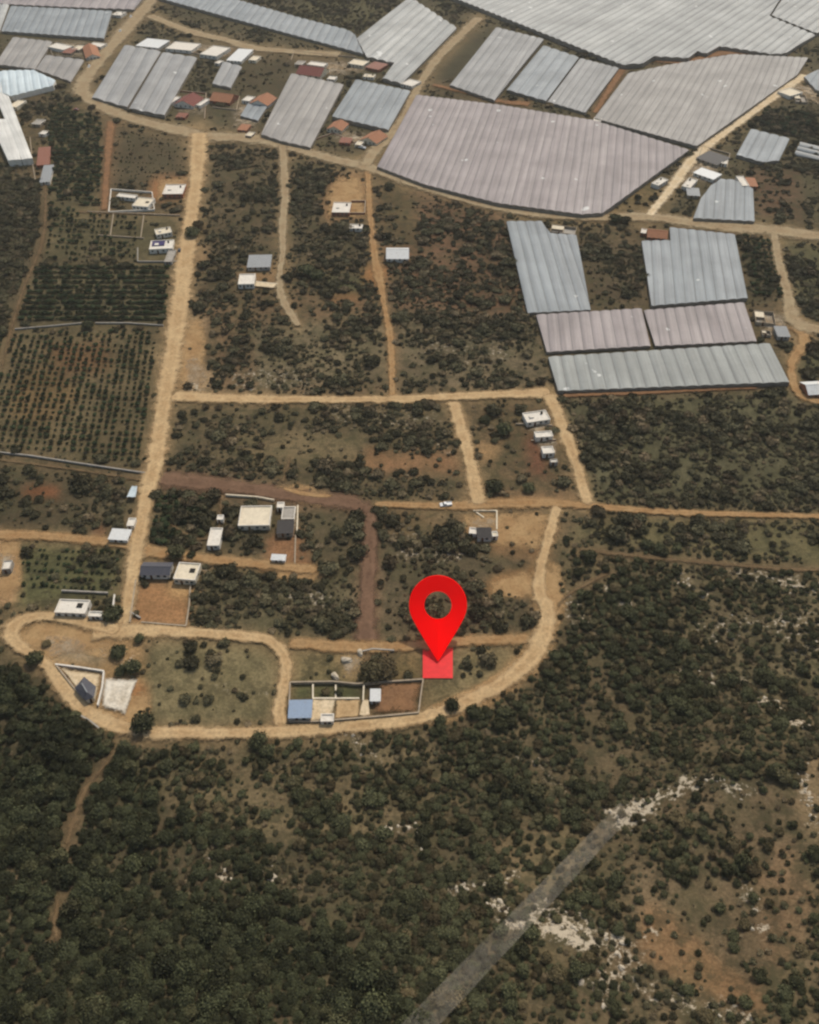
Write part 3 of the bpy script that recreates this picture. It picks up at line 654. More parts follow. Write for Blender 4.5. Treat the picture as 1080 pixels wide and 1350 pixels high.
 ([(1051.0, 123.5), (1067.0, 124.5), (1061.0, 133.5), (1045.0, 132.5)], 'ruin', 2.4, 'cream', 'block', 'roofless yard building at the right edge by the pale road'),
 ([(845.5, 301.0), (852.5, 302.0), (852.5, 308.0), (845.5, 307.0)], 'flat', 2.4, 'white', 'brick', 'tiny white shed left of the orange house in the cut-out corner'),
 ([(1005.0, 434.0), (1017.0, 435.0), (1017.0, 441.0), (1005.0, 440.0)], 'ruin', 2.2, 'cream', 'block', 'small roofless shed below the unfinished tan house'),
 ([(382, 924), (412, 923), (409, 945), (381, 945)], 'shed', 3.2, 's_lblue', 'white', 'blue roofed house in the corner of the walled compound'),
 ([(424, 941), (441, 941), (439, 951), (422, 951)], 'flat', 3, 'white', 'white', 'low white shed on the front wall of the walled compound'),
 ([(490, 909), (502, 909), (500, 923), (488, 923)], 'shed', 2.8, 's_white', 'white', 'small white roofed shed in the middle of the walled compound'),
]
# low walls: points, height, material, label
WL = [
 ([(147, 251), (201, 255), (204, 278), (144, 281), (147, 251)], 1.8, 'white', 'white wall round the dark yard left of the wide road'),
 ([(115, 280), (238, 285)], 1.2, 'block', 'low tan wall running below the dark yard to the wide road'),
 ([(150, 283), (146, 311)], 1.2, 'block', 'short tan plot wall left of a second parallel one'),
 ([(190, 285), (186, 314)], 1.2, 'block', 'short tan plot wall right of a parallel one'),
 ([(130, 311), (190, 315)], 1.2, 'block', 'thin tan wall closing the two small plots'),
 ([(182, 328), (182, 346), (234, 346)], 1.4, 'concrete', 'grey wall cornering below the purple topped house'),
 ([(20, 435), (66, 431), (108, 427)], 1.2, 'concrete', 'pale field wall between the orchards, left stretch'),
 ([(126, 427), (170, 427), (216, 430)], 1.2, 'concrete', 'pale field wall between the orchards, right stretch reaching the road'),
 ([(-6, 597), (40, 602), (111, 613), (192, 625)], 1.4, 'concrete', 'long pale wall along the lower edge of the orchard'),
 ([(337, 373), (366, 376)], 1.6, 'cream', 'cream wall from the small white house to the track'),
 ([(463, 267), (482, 267), (481, 283), (440, 283)], 2.2, 'brick', 'roofless brick walls of the unfinished house'),
 ([(180, 766), (172, 822)], 1.6, 'block', 'tan wall along the road side of the orange yard'),
 ([(187, 822), (220, 825), (246, 827)], 1.6, 'brick', 'brick wall along the lower side of the orange yard'),
 ([(252, 768), (250, 800), (246, 826)], 1.4, 'block', 'tan wall along the scrub side of the orange yard'),
 ([(231, 766), (261, 768)], 1.2, 'block', 'low wall below the cream flat roofed house'),
 ([(298, 654), (340, 657), (362, 661)], 1.6, 'cream', 'cream garden wall beside the brown road'),
 ([(393, 668), (392, 704)], 1.6, 'cream', 'cream wall right of the black square roof'),
 ([(390, 705), (389, 745)], 1.0, 'block', 'thin block wall running down to the orange track'),
 ([(74, 878), (106, 882), (138, 887), (136, 908), (130, 932)], 2.0, 'white', 'white wall on two sides of the triangular plot'),
 ([(76, 880), (94, 903), (111, 924)], 2.0, 'brick', 'dark brick wall on the long side of the triangular plot'),
 ([(104, 943), (120, 952), (136, 965)], 1.4, 'concrete', 'grey retaining wall on the bank below the triangular plot'),
 ([(383, 902), (440, 901), (470, 904), (558, 898), (555, 918), (552, 942), (500, 947), (450, 951), (409, 954), (381, 953), (383, 902)], 2.2, 'block', 'tan wall enclosing the whole walled compound'),
 ([(413, 904), (413, 922)], 1.6, 'cream', 'left cream partition between the lawns of the compound'),
 ([(443, 905), (443, 922)], 1.6, 'cream', 'right cream partition between the lawns of the compound'),
 ([(412, 922.5), (440, 922.5), (474, 922.5)], 1.6, 'cream', 'long cream partition across the walled compound'),
 ([(480, 905), (479, 925)], 1.6, 'cream', 'short partition left of the white shed in the compound'),
 ([(478, 860), (492, 857), (520, 859)], 1.4, 'concrete', 'pale wall behind the dark tree at the end of the brown road'),
 ([(624, 674), (655, 674), (655, 699)], .8, 'cream', 'cream foundation wall of the black roofed house'),
 ([(628, 676), (638, 683)], .6, 'cream', 'short diagonal foundation wall by the track'),
 ([(82, 780), (143, 783)], 1.4, 'concrete', 'grey wall behind the long white house'),
 ([(152, 786), (150, 802)], 1.8, 'white', 'short white wall beside the wide road near the long white house'),
 ([(186, 64), (200, 68), (218, 67), (262, 72)], 1.6, 'block', 'tan wall between white houses and the twin greenhouses'),
 ([(224, 120), (272, 124), (270, 158)], 1.6, 'brick', 'brick wall round the dark red tiled house'),
 ([(280, 142), (312, 146), (316, 128)], 1.4, 'block', 'tan yard wall below the lone orange tiled house'),
 ([(384, 80), (388, 68), (440, 74), (470, 76)], 1.4, 'block', 'long tan yard wall behind the red roofed house'),
 ([(412, 186), (440, 176), (470, 190)], 1.4, 'brick', 'brick yard wall beside the pale grey greenhouse'),
 ([(62, 54), (70, 74), (108, 77)], 1.4, 'block', 'tan yard wall in the notch of the tan greenhouse'),
 ([(920, 212), (926, 194), (962, 204), (958, 222)], 1.6, 'block', 'yard wall round the dark roofed sheds'),
 ([(40, 182), (44, 220), (48, 244)], 1.2, 'block', 'thin field wall left of the rust roofed shed'),
 ([(680, 560), (690, 560), (728, 562)], 1.2, 'block', 'low wall below the largest white house of the row'),
 ([(700, 582), (733, 581)], 1.2, 'brick', 'low brick wall between second and third white house of the row'),
 ([(172, 808), (186, 816)], 1.4, 'concrete', 'short grey wall on the road by the orange yard'),
]
PATCH = [
 ('bare_ground', 'bare', [(-4, 836), (30, 812), (100, 810), (165, 826), (190, 846), (150, 872), (90, 862), (60, 876), (30, 868)]),
 ('bare_ground', 'bare', [(640, 768), (690, 750), (720, 758), (722, 784), (692, 792), (644, 788)]),
 ('bare_ground', 'bare', [(704, 726), (742, 738), (750, 798), (734, 852), (704, 868), (700, 800)]),
 ('bare_ground', 'bare', [(696, 842), (738, 846), (718, 886), (674, 908), (662, 890)]),
 ('bare_ground', 'bare', [(560, 932), (640, 895), (690, 862), (716, 872), (668, 922), (600, 958), (556, 962)]),
 ('bare_ground', 'bare', [(600, 676), (700, 672), (742, 676), (728, 730), (650, 724), (606, 708)]),
 ('bare_ground', 'bare', [(236, 420), (268, 412), (276, 450), (268, 510), (232, 520), (226, 470)]),
 ('bare_ground', 'bare', [(345, 748), (420, 742), (440, 762), (380, 776)]),
 ('bare_ground', 'bare', [(340, 640), (400, 636), (450, 654), (480, 668), (420, 672), (370, 660)]),
 ('bare_ground', 'bare', [(178, 905), (204, 912), (200, 965), (150, 968), (150, 945)]),
 ('bare_ground', 'bare', [(0, 705), (26, 706), (34, 770), (10, 800), (-10, 790)]),
 ('bare_ground', 'bare', [(425, 262), (440, 232), (480, 228), (488, 290), (430, 294)]),
 ('bare_ground', 'bare', [(205, 236), (252, 232), (250, 262), (204, 266)]),
 ('rubble', 'rubble', [(40, 838), (95, 832), (140, 858), (110, 876), (62, 868)]),
 ('rubble', 'rubble', [(440, 858), (480, 856), (482, 896), (458, 900)]),
 ('rubble', 'rubble', [(240, 470), (262, 462), (280, 505), (246, 515)]),
 ('rubble', 'rubble', [(616, 680), (660, 676), (664, 712), (616, 716)]),
 ('rubble', 'rubble', [(362, 660), (398, 664), (396, 712), (376, 712)]),
 ('rubble', 'rubble', [(-4, 725), (26, 728), (24, 765), (0, 762)]),
 ('rubble', 'rubble', [(684, 538), (732, 536), (742, 612), (716, 612), (690, 560)]),
 ('rubble', 'rubble', [(70, 806), (140, 812), (138, 824), (60, 820)]),
 ('rubble', 'rubble', [(248, 736), (275, 734), (278, 764), (256, 770)]),
 ('rubble', 'rubble', [(64, 50), (124, 52), (116, 80), (70, 76)]),
 ('rubble', 'rubble', [(222, 122), (284, 124), (276, 158), (230, 152)]),
 ('rubble', 'rubble', [(386, 78), (480, 76), (510, 96), (440, 104), (392, 98)]),
 ('rubble', 'rubble', [(428, 166), (508, 178), (490, 200), (430, 186)]),
 ('rubble', 'rubble', [(300, 126), (366, 128), (340, 180), (300, 176)]),
 ('rubble', 'rubble', [(184, 48), (340, 62), (330, 84), (240, 74)]),
 ('rubble', 'rubble', [(920, 195), (962, 206), (948, 246), (880, 250)]),
 ('rubble', 'rubble', [(990, 404), (1046, 410), (1046, 450), (1000, 448)]),
 ('rubble', 'rubble', [(1030, 108), (1090, 100), (1090, 150), (1050, 132)]),
 ('patio', 'white_gravel', [(139, 896), (182, 898), (176, 916), (166, 943), (134, 933)]),
 ('patio', 'pale_track', [(412, 923), (443, 923), (440, 952), (408, 953)]),
 ('patio', 'pale_track', [(478, 924), (487, 924), (488, 945), (473, 946)]),
 ('patio', 'red_track', [(500, 902), (556, 900), (551, 941), (488, 944)]),
 ('patio', 'track', [(443, 924), (476, 924), (474, 947), (440, 950)]),
 ('patio', 'pale_track', [(80, 882), (134, 890), (126, 930), (112, 920)]),
 ('patio', 'pale_track', [(336, 372), (366, 376), (364, 382), (335, 379)]),
]
PLANTED = [(412, 'x')]

def px_pad(poly, e):
    cx = sum(p[0] for p in poly) / len(poly); cy = sum(p[1] for p in poly) / len(poly)
    out = []
    for (x, y) in poly:
        d = math.hypot(x - cx, y - cy) + 1e-6; out.append((x + (x - cx) / d * e, y + (y - cy) / d * e))
    return out
def block_line(pts, w):
    for (a, b) in zip(pts[:-1], pts[1:]):
        dx, dy = b[0] - a[0], b[1] - a[1]; t = np.clip(((gu - a[0]) * dx + (gv - a[1]) * dy) / (dx * dx + dy * dy), 0, 1)
        ww = (a[2] + (b[2] - a[2]) * t if len(a) > 2 else w) * .5
        block[:] |= np.hypot(gu - a[0] - t * dx, gv - a[1] - t * dy) < ww + 1
for g in GH:
    block |= inside(px_pad(g[0], 3), gu, gv); block |= inside([(x, y + 7) for x, y in g[0]], gu, gv)
for p in ([(-30, 99), (44, 92), (73, 105), (15, 128), (-30, 116)], [(-12, 108), (5, 104), (46, 214), (-12, 216)]): block |= inside(p, gu, gv)
for p in TUN: block |= inside(px_pad(p, 2), gu, gv)
for h in HS:
    block |= inside(px_pad(h[0], 4), gu, gv); block |= inside([(x, y + 6) for x, y in px_pad(h[0], 2)], gu, gv)
for w in WL: block_line(w[0], 3)
for r in ROADS:
    if r[0] == 'overlay_sheet': continue
    block_line(r[2], 0)
for p in PATCH:
    if p[0] == 'patio': block |= inside(p[2], gu, gv)
    else: k = inside(p[2], gu, gv); shr[k] *= .3; tre[k] *= .3; weeds[k] *= .5
for q_ in ([(380, 898), (560, 894), (555, 945), (378, 957)], [(72, 876), (142, 884), (132, 935), (108, 926)]): block |= inside(q_, gu, gv)
block |= inside([(546, 846), (606, 846), (610, 914), (544, 914)], gu, gv)
# fewer plants where rock shows; strip marks the map overlay
tre *= 1 - .92 * rockm; shr *= 1 - .75 * rockm
strip = np.zeros_like(block)
_b = block.copy(); block[:] = False; block_line(ROADS[-1][2], 0); strip |= block; block[:] = _b
tre[strip] *= 1.
_ol = (weeds > .45) & (tre < .05); soil[_ol] = soil[_ol] * .9 + .1 * np.array(lin((88, 82, 59)))
_ol = tre > .05; soil[_ol] = soil[_ol] * .7 + .3 * np.array(lin((82, 74, 54)))
_b = block.copy()
for r in ROADS:
    if r[0] == 'overlay_sheet': continue
    block[:] = False; block_line([(a[0], a[1], a[2] * 1.5) for a in r[2]], 0); k = block & (weeds > .2)
    sh_ = {'brown_track': (116, 92, 70), 'thin_track': (104, 86, 62), 'red_track': (112, 88, 64)}.get(r[1], (136, 114, 82))
    soil[k] = soil[k] * .45 + .55 * np.array(lin(sh_)); weeds[k] *= .5; shr[k] *= .5
block[:] = _b
weedsB = blur(weeds, 3); soilB = blur(soil, 3); treB = blur(tre, 3); shrB = blur(shr, 2); rockB = blur(rockm, 2)
def look(a, u, v):
    iu = np.clip((np.asarray(u) / MS).astype(int), 0, MW - 1); iv = np.clip((np.asarray(v) / MS).astype(int), 0, MH - 1)
    return a[iv, iu]

# ------------------------------------------------------------------ ground: one sheet out to the horizon
def axis(lo, hi, d0, grow, far):
    a = [0.0]; d = d0
    while a[-1] < far:
        if a[-1] > hi: d *= grow
        a.append(a[-1] + d)
    b = [0.0]; d = d0
    while b[-1] > -far:
        if b[-1] < lo: d *= grow
        b.append(b[-1] - d)
    return np.array(sorted(set(a + b)))
xs = axis(-190, 190, 1.5, 1.035, 7000)
ys = 180 + axis(-170, 130, 1.4, 1.02, 7000)
gx, gy = np.meshgrid(xs, ys)
gz = H(gx, gy)
far = np.clip((np.hypot(gx, gy - 300) - 900) / 3000, 0, 1)
nx, ny = len(xs), len(ys)
me = bpy.data.meshes.new('ground')
me.vertices.add(nx * ny)
me.vertices.foreach_set('co', np.stack([gx, gy, gz], -1).astype(np.float32).ravel())
i = (np.arange(ny - 1)[:, None] * nx + np.arange(nx - 1)[None, :]).ravel()
q = np.stack([i, i + 1, i + nx + 1, i + nx], -1).astype(np.int32)
me.loops.add(q.size); me.loops.foreach_set('vertex_index', q.ravel())
me.polygons.add(len(q)); me.polygons.foreach_set('loop_start', np.arange(0, q.size, 4, dtype=np.int32)); me.polygons.foreach_set('loop_total', np.full(len(q), 4, np.int32))
me.update(calc_edges=True); me.validate()
me.polygons.foreach_set('use_smooth', np.ones(len(q), bool))
pu, pv, _ = proj(gx, gy, gz)
at = me.color_attributes.new('soil', 'FLOAT_COLOR', 'POINT')
cc = np.ones((nx * ny, 4), np.float32); cc[:, :3] = look(soilB, pu, pv).reshape(-1, 3); at.data.foreach_set('color', cc.ravel())
for nm, arr in (('weeds', weedsB), ('rock', rockB)):
    a = me.attributes.new(nm, 'FLOAT', 'POINT'); a.data.foreach_set('value', look(arr, pu, pv).astype(np.float32).ravel())
me.materials.append(M['ground'])
g = bpy.data.objects.new('ground', me); C.objects.link(g); tag(g, kind='structure')

# ------------------------------------------------------------------ roads and tracks, draped
def smooth_line(pts, step):
    P = [Vector(p) for p in pts]; out = []
    for k in range(len(P) - 1):
        p0 = P[max(k - 1, 0)]; p1 = P[k]; p2 = P[k + 1]; p3 = P[min(k + 2, len(P) - 1)]
        n = max(2, int((p2 - p1).length / step))
        for j in range(n):
            t = j / n
            out.append(.5 * ((2 * p1) + (p2 - p0) * t + (2 * p0 - 5 * p1 + 4 * p2 - p3) * t * t + (3 * p1 - p0 - 3 * p2 + p3) * t ** 3))
    out.append(P[-1]); return out
def edge_attr(o, vals):
    a = o.data.attributes.new('edge', 'FLOAT', 'POINT'); a.data.foreach_set('value', np.array(vals, np.float32))
NLIFT = [0]
def lift():
    NLIFT[0] += 1; return .07 + .012 * NLIFT[0]
ZORD = {'thin_track': 0, 'red_track': 1, 'grey_overlay': 2, 'brown_track': 3, 'orange_track': 4, 'top': 5, 'track': 6, 'pale_track': 7}
def road(name, m, pts):
    wp = []
    for (u, v, w) in pts:
        p = gp(u, v); dep = p.y * SP - (p.z - CAM_H) * CP
        # widths are read across the road: turn pixels into metres along its normal
        wp.append((p, w, dep))
    line = []
    for k, (p, w, dep) in enumerate(wp):
        a = wp[max(k - 1, 0)][0]; b = wp[min(k + 1, len(wp) - 1)][0]
        d = (b - a); d.z = 0; d.normalize(); n = Vector((-d.y, d.x, 0))
        q0 = proj(p.x - n.x, p.y - n.y, p.z); q1 = proj(p.x + n.x, p.y + n.y, p.z)
        t0 = proj(p.x - d.x, p.y - d.y, p.z); t1 = proj(p.x + d.x, p.y + d.y, p.z)
        td = Vector((float(t1[0] - t0[0]), float(t1[1] - t0[1]))).normalized()
        nd = Vector((float(q1[0] - q0[0]), float(q1[1] - q0[1]))) / 2
        perp = abs(nd.x * -td.y + nd.y * td.x)          # pixels of picture width per metre of road width
        line.append((p.x, p.y, w / max(perp, .3)))
    ln = smooth_line(line, 3.0); z = lift(); nc = 8
    vs, ed, fs = [], [], []
    for k, p in enumerate(ln):
        a = ln[max(k - 1, 0)]; b = ln[min(k + 1, len(ln) - 1)]
        d = Vector((b.x - a.x, b.y - a.y)).normalized(); n = Vector((-d.y, d.x))
        w = p.z * .66 * (1 + .12 * math.sin(k * .47 + z * 90) * math.sin(k * .173 + z * 31) + .09 * math.sin(k * .113 + z * 57))
        for j in range(nc + 1):
            t = (j / nc - .5) * 2; x = p.x + n.x * w * t; y = p.y + n.y * w * t
            e = abs(t)
            if k == 0 or k == len(ln) - 1: e = max(e, 1.0)
            vs.append((x, y, hz(x, y) + z)); ed.append(e)
    for k in range(len(ln) - 1):
        for j in range(nc):
            b = k * (nc + 1) + j; fs.append((b, b + 1, b + nc + 2, b + nc + 1))
    o = link(name, vs, fs, M[m], smooth=True); edge_attr(o, ed); tag(o, kind='structure'); return o
def patch(name, m, poly):
    z = lift(); P = [gp(*p) for p in poly]; n = len(P); c = sum(P, Vector()) / n
    vs = [(c.x, c.y, hz(c.x, c.y) + z)]; ed = [0.]; fs = []
    ring = []
    for k in range(n):
        for j in range(4): ring.append(P[k].lerp(P[(k + 1) % n], j / 4))
    R = len(ring)
    for s, e in ((.5, .2), (.8, .45), (1.06, 1.)):
        for p in ring:
            x = c.x + (p.x - c.x) * s; y = c.y + (p.y - c.y) * s; vs.append((x, y, hz(x, y) + z)); ed.append(e)
    for k in range(R):
        fs.append((0, 1 + k, 1 + (k + 1) % R))
        for s in range(2):
            b = 1 + s * R; fs.append((b + k, b + R + k, b + R + (k + 1) % R, b + (k + 1) % R))
    o = link(name, vs, fs, M[m], smooth=True); edge_attr(o, ed); tag(o, kind='structure')
for p in PATCH:
    if p[0] != 'patio': patch(*p)
for r in sorted(ROADS, key=lambda r: ZORD[r[1]]):
    if r[0] != 'overlay_sheet': road(*r)
for p in PATCH:
    if p[0] == 'patio': patch(*p)
def overlay_strip():  # added translucent sheet standing for a map overlay, draped above the land
    pts = [(540, 1360, 23), (560, 1338, 23), (690, 1206, 19.5), (825, 1070, 14)]; n = 40; vs, fs = [], []
    for i_ in range(n + 1):
        t = i_ / n; uc = 500 + (826 - 500) * t; vc = 1408 + (1066 - 1408) * t; w = 20 - 8.5 * t
        for j in range(5):
            s = (j / 4 - .5) * 2; p = gp(uc + w * s * .714, vc + w * s * .70, 3.4); vs.append((p.x, p.y, p.z))
    for i_ in range(n):
        for j in range(4): b = i_ * 5 + j; fs.append((b, b + 1, b + 6, b + 5))
    o = link('overlay_sheet', vs, fs, M['strip'], smooth=True); tag(o, kind='structure')
overlay_strip()

# ------------------------------------------------------------------ greenhouses
def clip(poly, n, c, keep_less):
    out = []
    for k in range(len(poly)):
        a, b = poly[k], poly[(k + 1) % len(poly)]
        da = a[0] * n[0] + a[1] * n[1] - c; db = b[0] * n[0] + b[1] * n[1] - c
        if keep_less: da, db = -da, -db
        if da >= 0: out.append(a)
        if (da > 0 > db) or (da < 0 < db):
            t = da / (da - db); out.append((a[0] + (b[0] - a[0]) * t, a[1] + (b[1] - a[1]) * t))
    return out
def cuts(poly, n, d, c):
    """stretches of the line n.p = c that lie inside the outline"""
    ts = []
    for k in range(len(poly)):
        a, b = poly[k], poly[(k + 1) % len(poly)]
        da = a[0] * n[0] + a[1] * n[1] - c; db = b[0] * n[0] + b[1] * n[1] - c
        if (da >= 0) != (db >= 0):
            t = da / (da - db); p = (a[0] + (b[0] - a[0]) * t, a[1] + (b[1] - a[1]) * t); ts.append(p[0] * d[0] + p[1] * d[1])
    ts.sort(); return list(zip(ts[::2], ts[1::2]))
def greenhouse(px, ridge, span, eave, film, label, name='greenhouse', cat='greenhouse', rise=None, group='greenhouses on the plain', gutters=True, wall='net'):
    if name == 'greenhouse': eave = eave - 1.9
    W3 = [gp(u, v, eave) for (u, v) in px]
    base = min(p.z for p in W3) - eave
    P = [(p.x, p.y) for p in W3]
    area = sum(P[k][0] * P[(k + 1) % len(P)][1] - P[(k + 1) % len(P)][0] * P[k][1] for k in range(len(P)))
    if area < 0: P = P[::-1]
    cx = sum(p[0] for p in P) / len(P); cy = sum(p[1] for p in P) / len(P)
    root = empty(name, (cx, cy, base), label, cat, group)
    P = [(x - cx, y - cy) for x, y in P]
    a, b = gp(*ridge[0], eave), gp(*ridge[1], eave)
    d = Vector((b.x - a.x, b.y - a.y)).normalized(); n = (-d.y, d.x); d = (d.x, d.y)
    ss = [p[0] * n[0] + p[1] * n[1] for p in P]; s0, s1 = min(ss), max(ss)
    ns = max(1, round((s1 - s0) / span)); sp = (s1 - s0) / ns; rise = rise or sp * (.12 if film == 'film_pale' else .08)
    def zr(s):
        t = ((s - s0) / sp) % 1.0
        if s <= s0 + 1e-6 or s >= s1 - 1e-6: t = 0
        return eave + rise * (max(0, math.sin(math.pi * t)) ** .8)
    vs, fs, tint = [], [], []; tk = .4
    NSUB = 8
    for k in range(ns):
        tk = .5 * tk + .5 * random.random() * .8; t2 = random.uniform(-.2, .2)
        for j in range(NSUB):
            c0 = s0 + sp * (k + j / NSUB); c1 = s0 + sp * (k + (j + 1) / NSUB)
            q = clip(clip(P, n, c0, False), n, c1, True)
            q = [p for i_, p in enumerate(q) if math.hypot(p[0] - q[i_ - 1][0], p[1] - q[i_ - 1][1]) > 1e-5]
            if len(q) < 3: continue
            bb = len(vs)
            for p in q:
                s = p[0] * n[0] + p[1] * n[1]; s = min(max(s, c0), c1)
                t = (s - s0) / sp - k
                vs.append((p[0], p[1], eave + rise * (max(0, math.sin(math.pi * min(max(t, 0), 1))) ** .8)))
            fs.append(tuple(range(bb, bb + len(q)))); tint.append(min(1, max(0, tk + (.2 if j in (0, 7) else -.05) + (t2 if j < 4 else 0))))
    o = link('roof', vs, fs, M[film], root)
    ra = o.data.attributes.new('run', 'FLOAT_VECTOR', 'POINT'); ra.data.foreach_set('vector', np.array([(v_[0] * n[0] + v_[1] * n[1] + 13 * cx, v_[0] * d[0] + v_[1] * d[1], cy) for v_ in vs], np.float32).ravel())
    at = o.data.attributes.new('tint', 'FLOAT', 'FACE'); at.data.foreach_set('value', np.array(tint, np.float32))
    mb = MB()
    for k in range(len(P)):
        a, b = P[k], P[(k + 1) % len(P)]; L = math.hypot(b[0] - a[0], b[1] - a[1]); m = max(1, int(L / 1.0)); pts = []
        for j in range(m + 1):
            t = j / m; x, y = a[0] + (b[0] - a[0]) * t, a[1] + (b[1] - a[1]) * t
            pts.append((x, y, zr(x * n[0] + y * n[1]) - .03))
        for p0, p1 in zip(pts[:-1], pts[1:]):
            mb.poly([(p0[0], p0[1], -1.0), (p1[0], p1[1], -1.0), p1, p0])
    mb.build('side_wall', M[wall], root)
    if gutters:
        for k in range(1, ns):
            c = s0 + sp * k
            for (t0, t1) in cuts(P, n, d, c):
                if t1 - t0 < 2: continue
                gb = MB(); p0 = (c * n[0] + t0 * d[0], c * n[1] + t0 * d[1]); p1 = (c * n[0] + t1 * d[0], c * n[1] + t1 * d[1])
                gb.wallseg(p0, p1, .26, eave - .25, eave - .25, eave + .1, eave + .1)
                gb.build('gutter', M['gutter'], root)
    return root
for gdef in GH: greenhouse(*gdef)
for px_, rd, sp_, lb in [
    ([(-30, 99), (8, 93), (44, 92), (73, 105), (70, 112), (15, 126), (-30, 112)], ((30, 122), (26, 93)), 6, 'white blue roofed warehouse with a pointed right end, under the tan greenhouses'),
    ([(-12, 112), (4, 106), (43, 209), (29, 211)], ((36, 210), (-4, 109)), 40, 'long slender white roofed warehouse slanting down beside the crop rows'),
    ([(-14, 157), (11, 156), (28, 211), (11, 212)], ((20, 211), (-2, 157)), 40, 'pale blue roofed warehouse cut by the left edge along the slender white one')]:
    greenhouse(px_, rd, sp_, 4.0, 'film_white' if sp_ > 10 else 'film_ice', lb, 'warehouse', 'warehouse', .5, 'white warehouses at the left edge', False, 'white')
for k, p in enumerate(TUN):
    greenhouse(p, (p[0], p[1]), 30, .6, 'film_pale', ['white plastic tunnel at the right edge, farthest of the three', 'white plastic tunnel at the right edge, between two others', 'white plastic tunnel at the right edge, nearest of the three'][k], 'plastic_tunnel', 'tunnel', 1.8, 'white plastic tunnels', False)

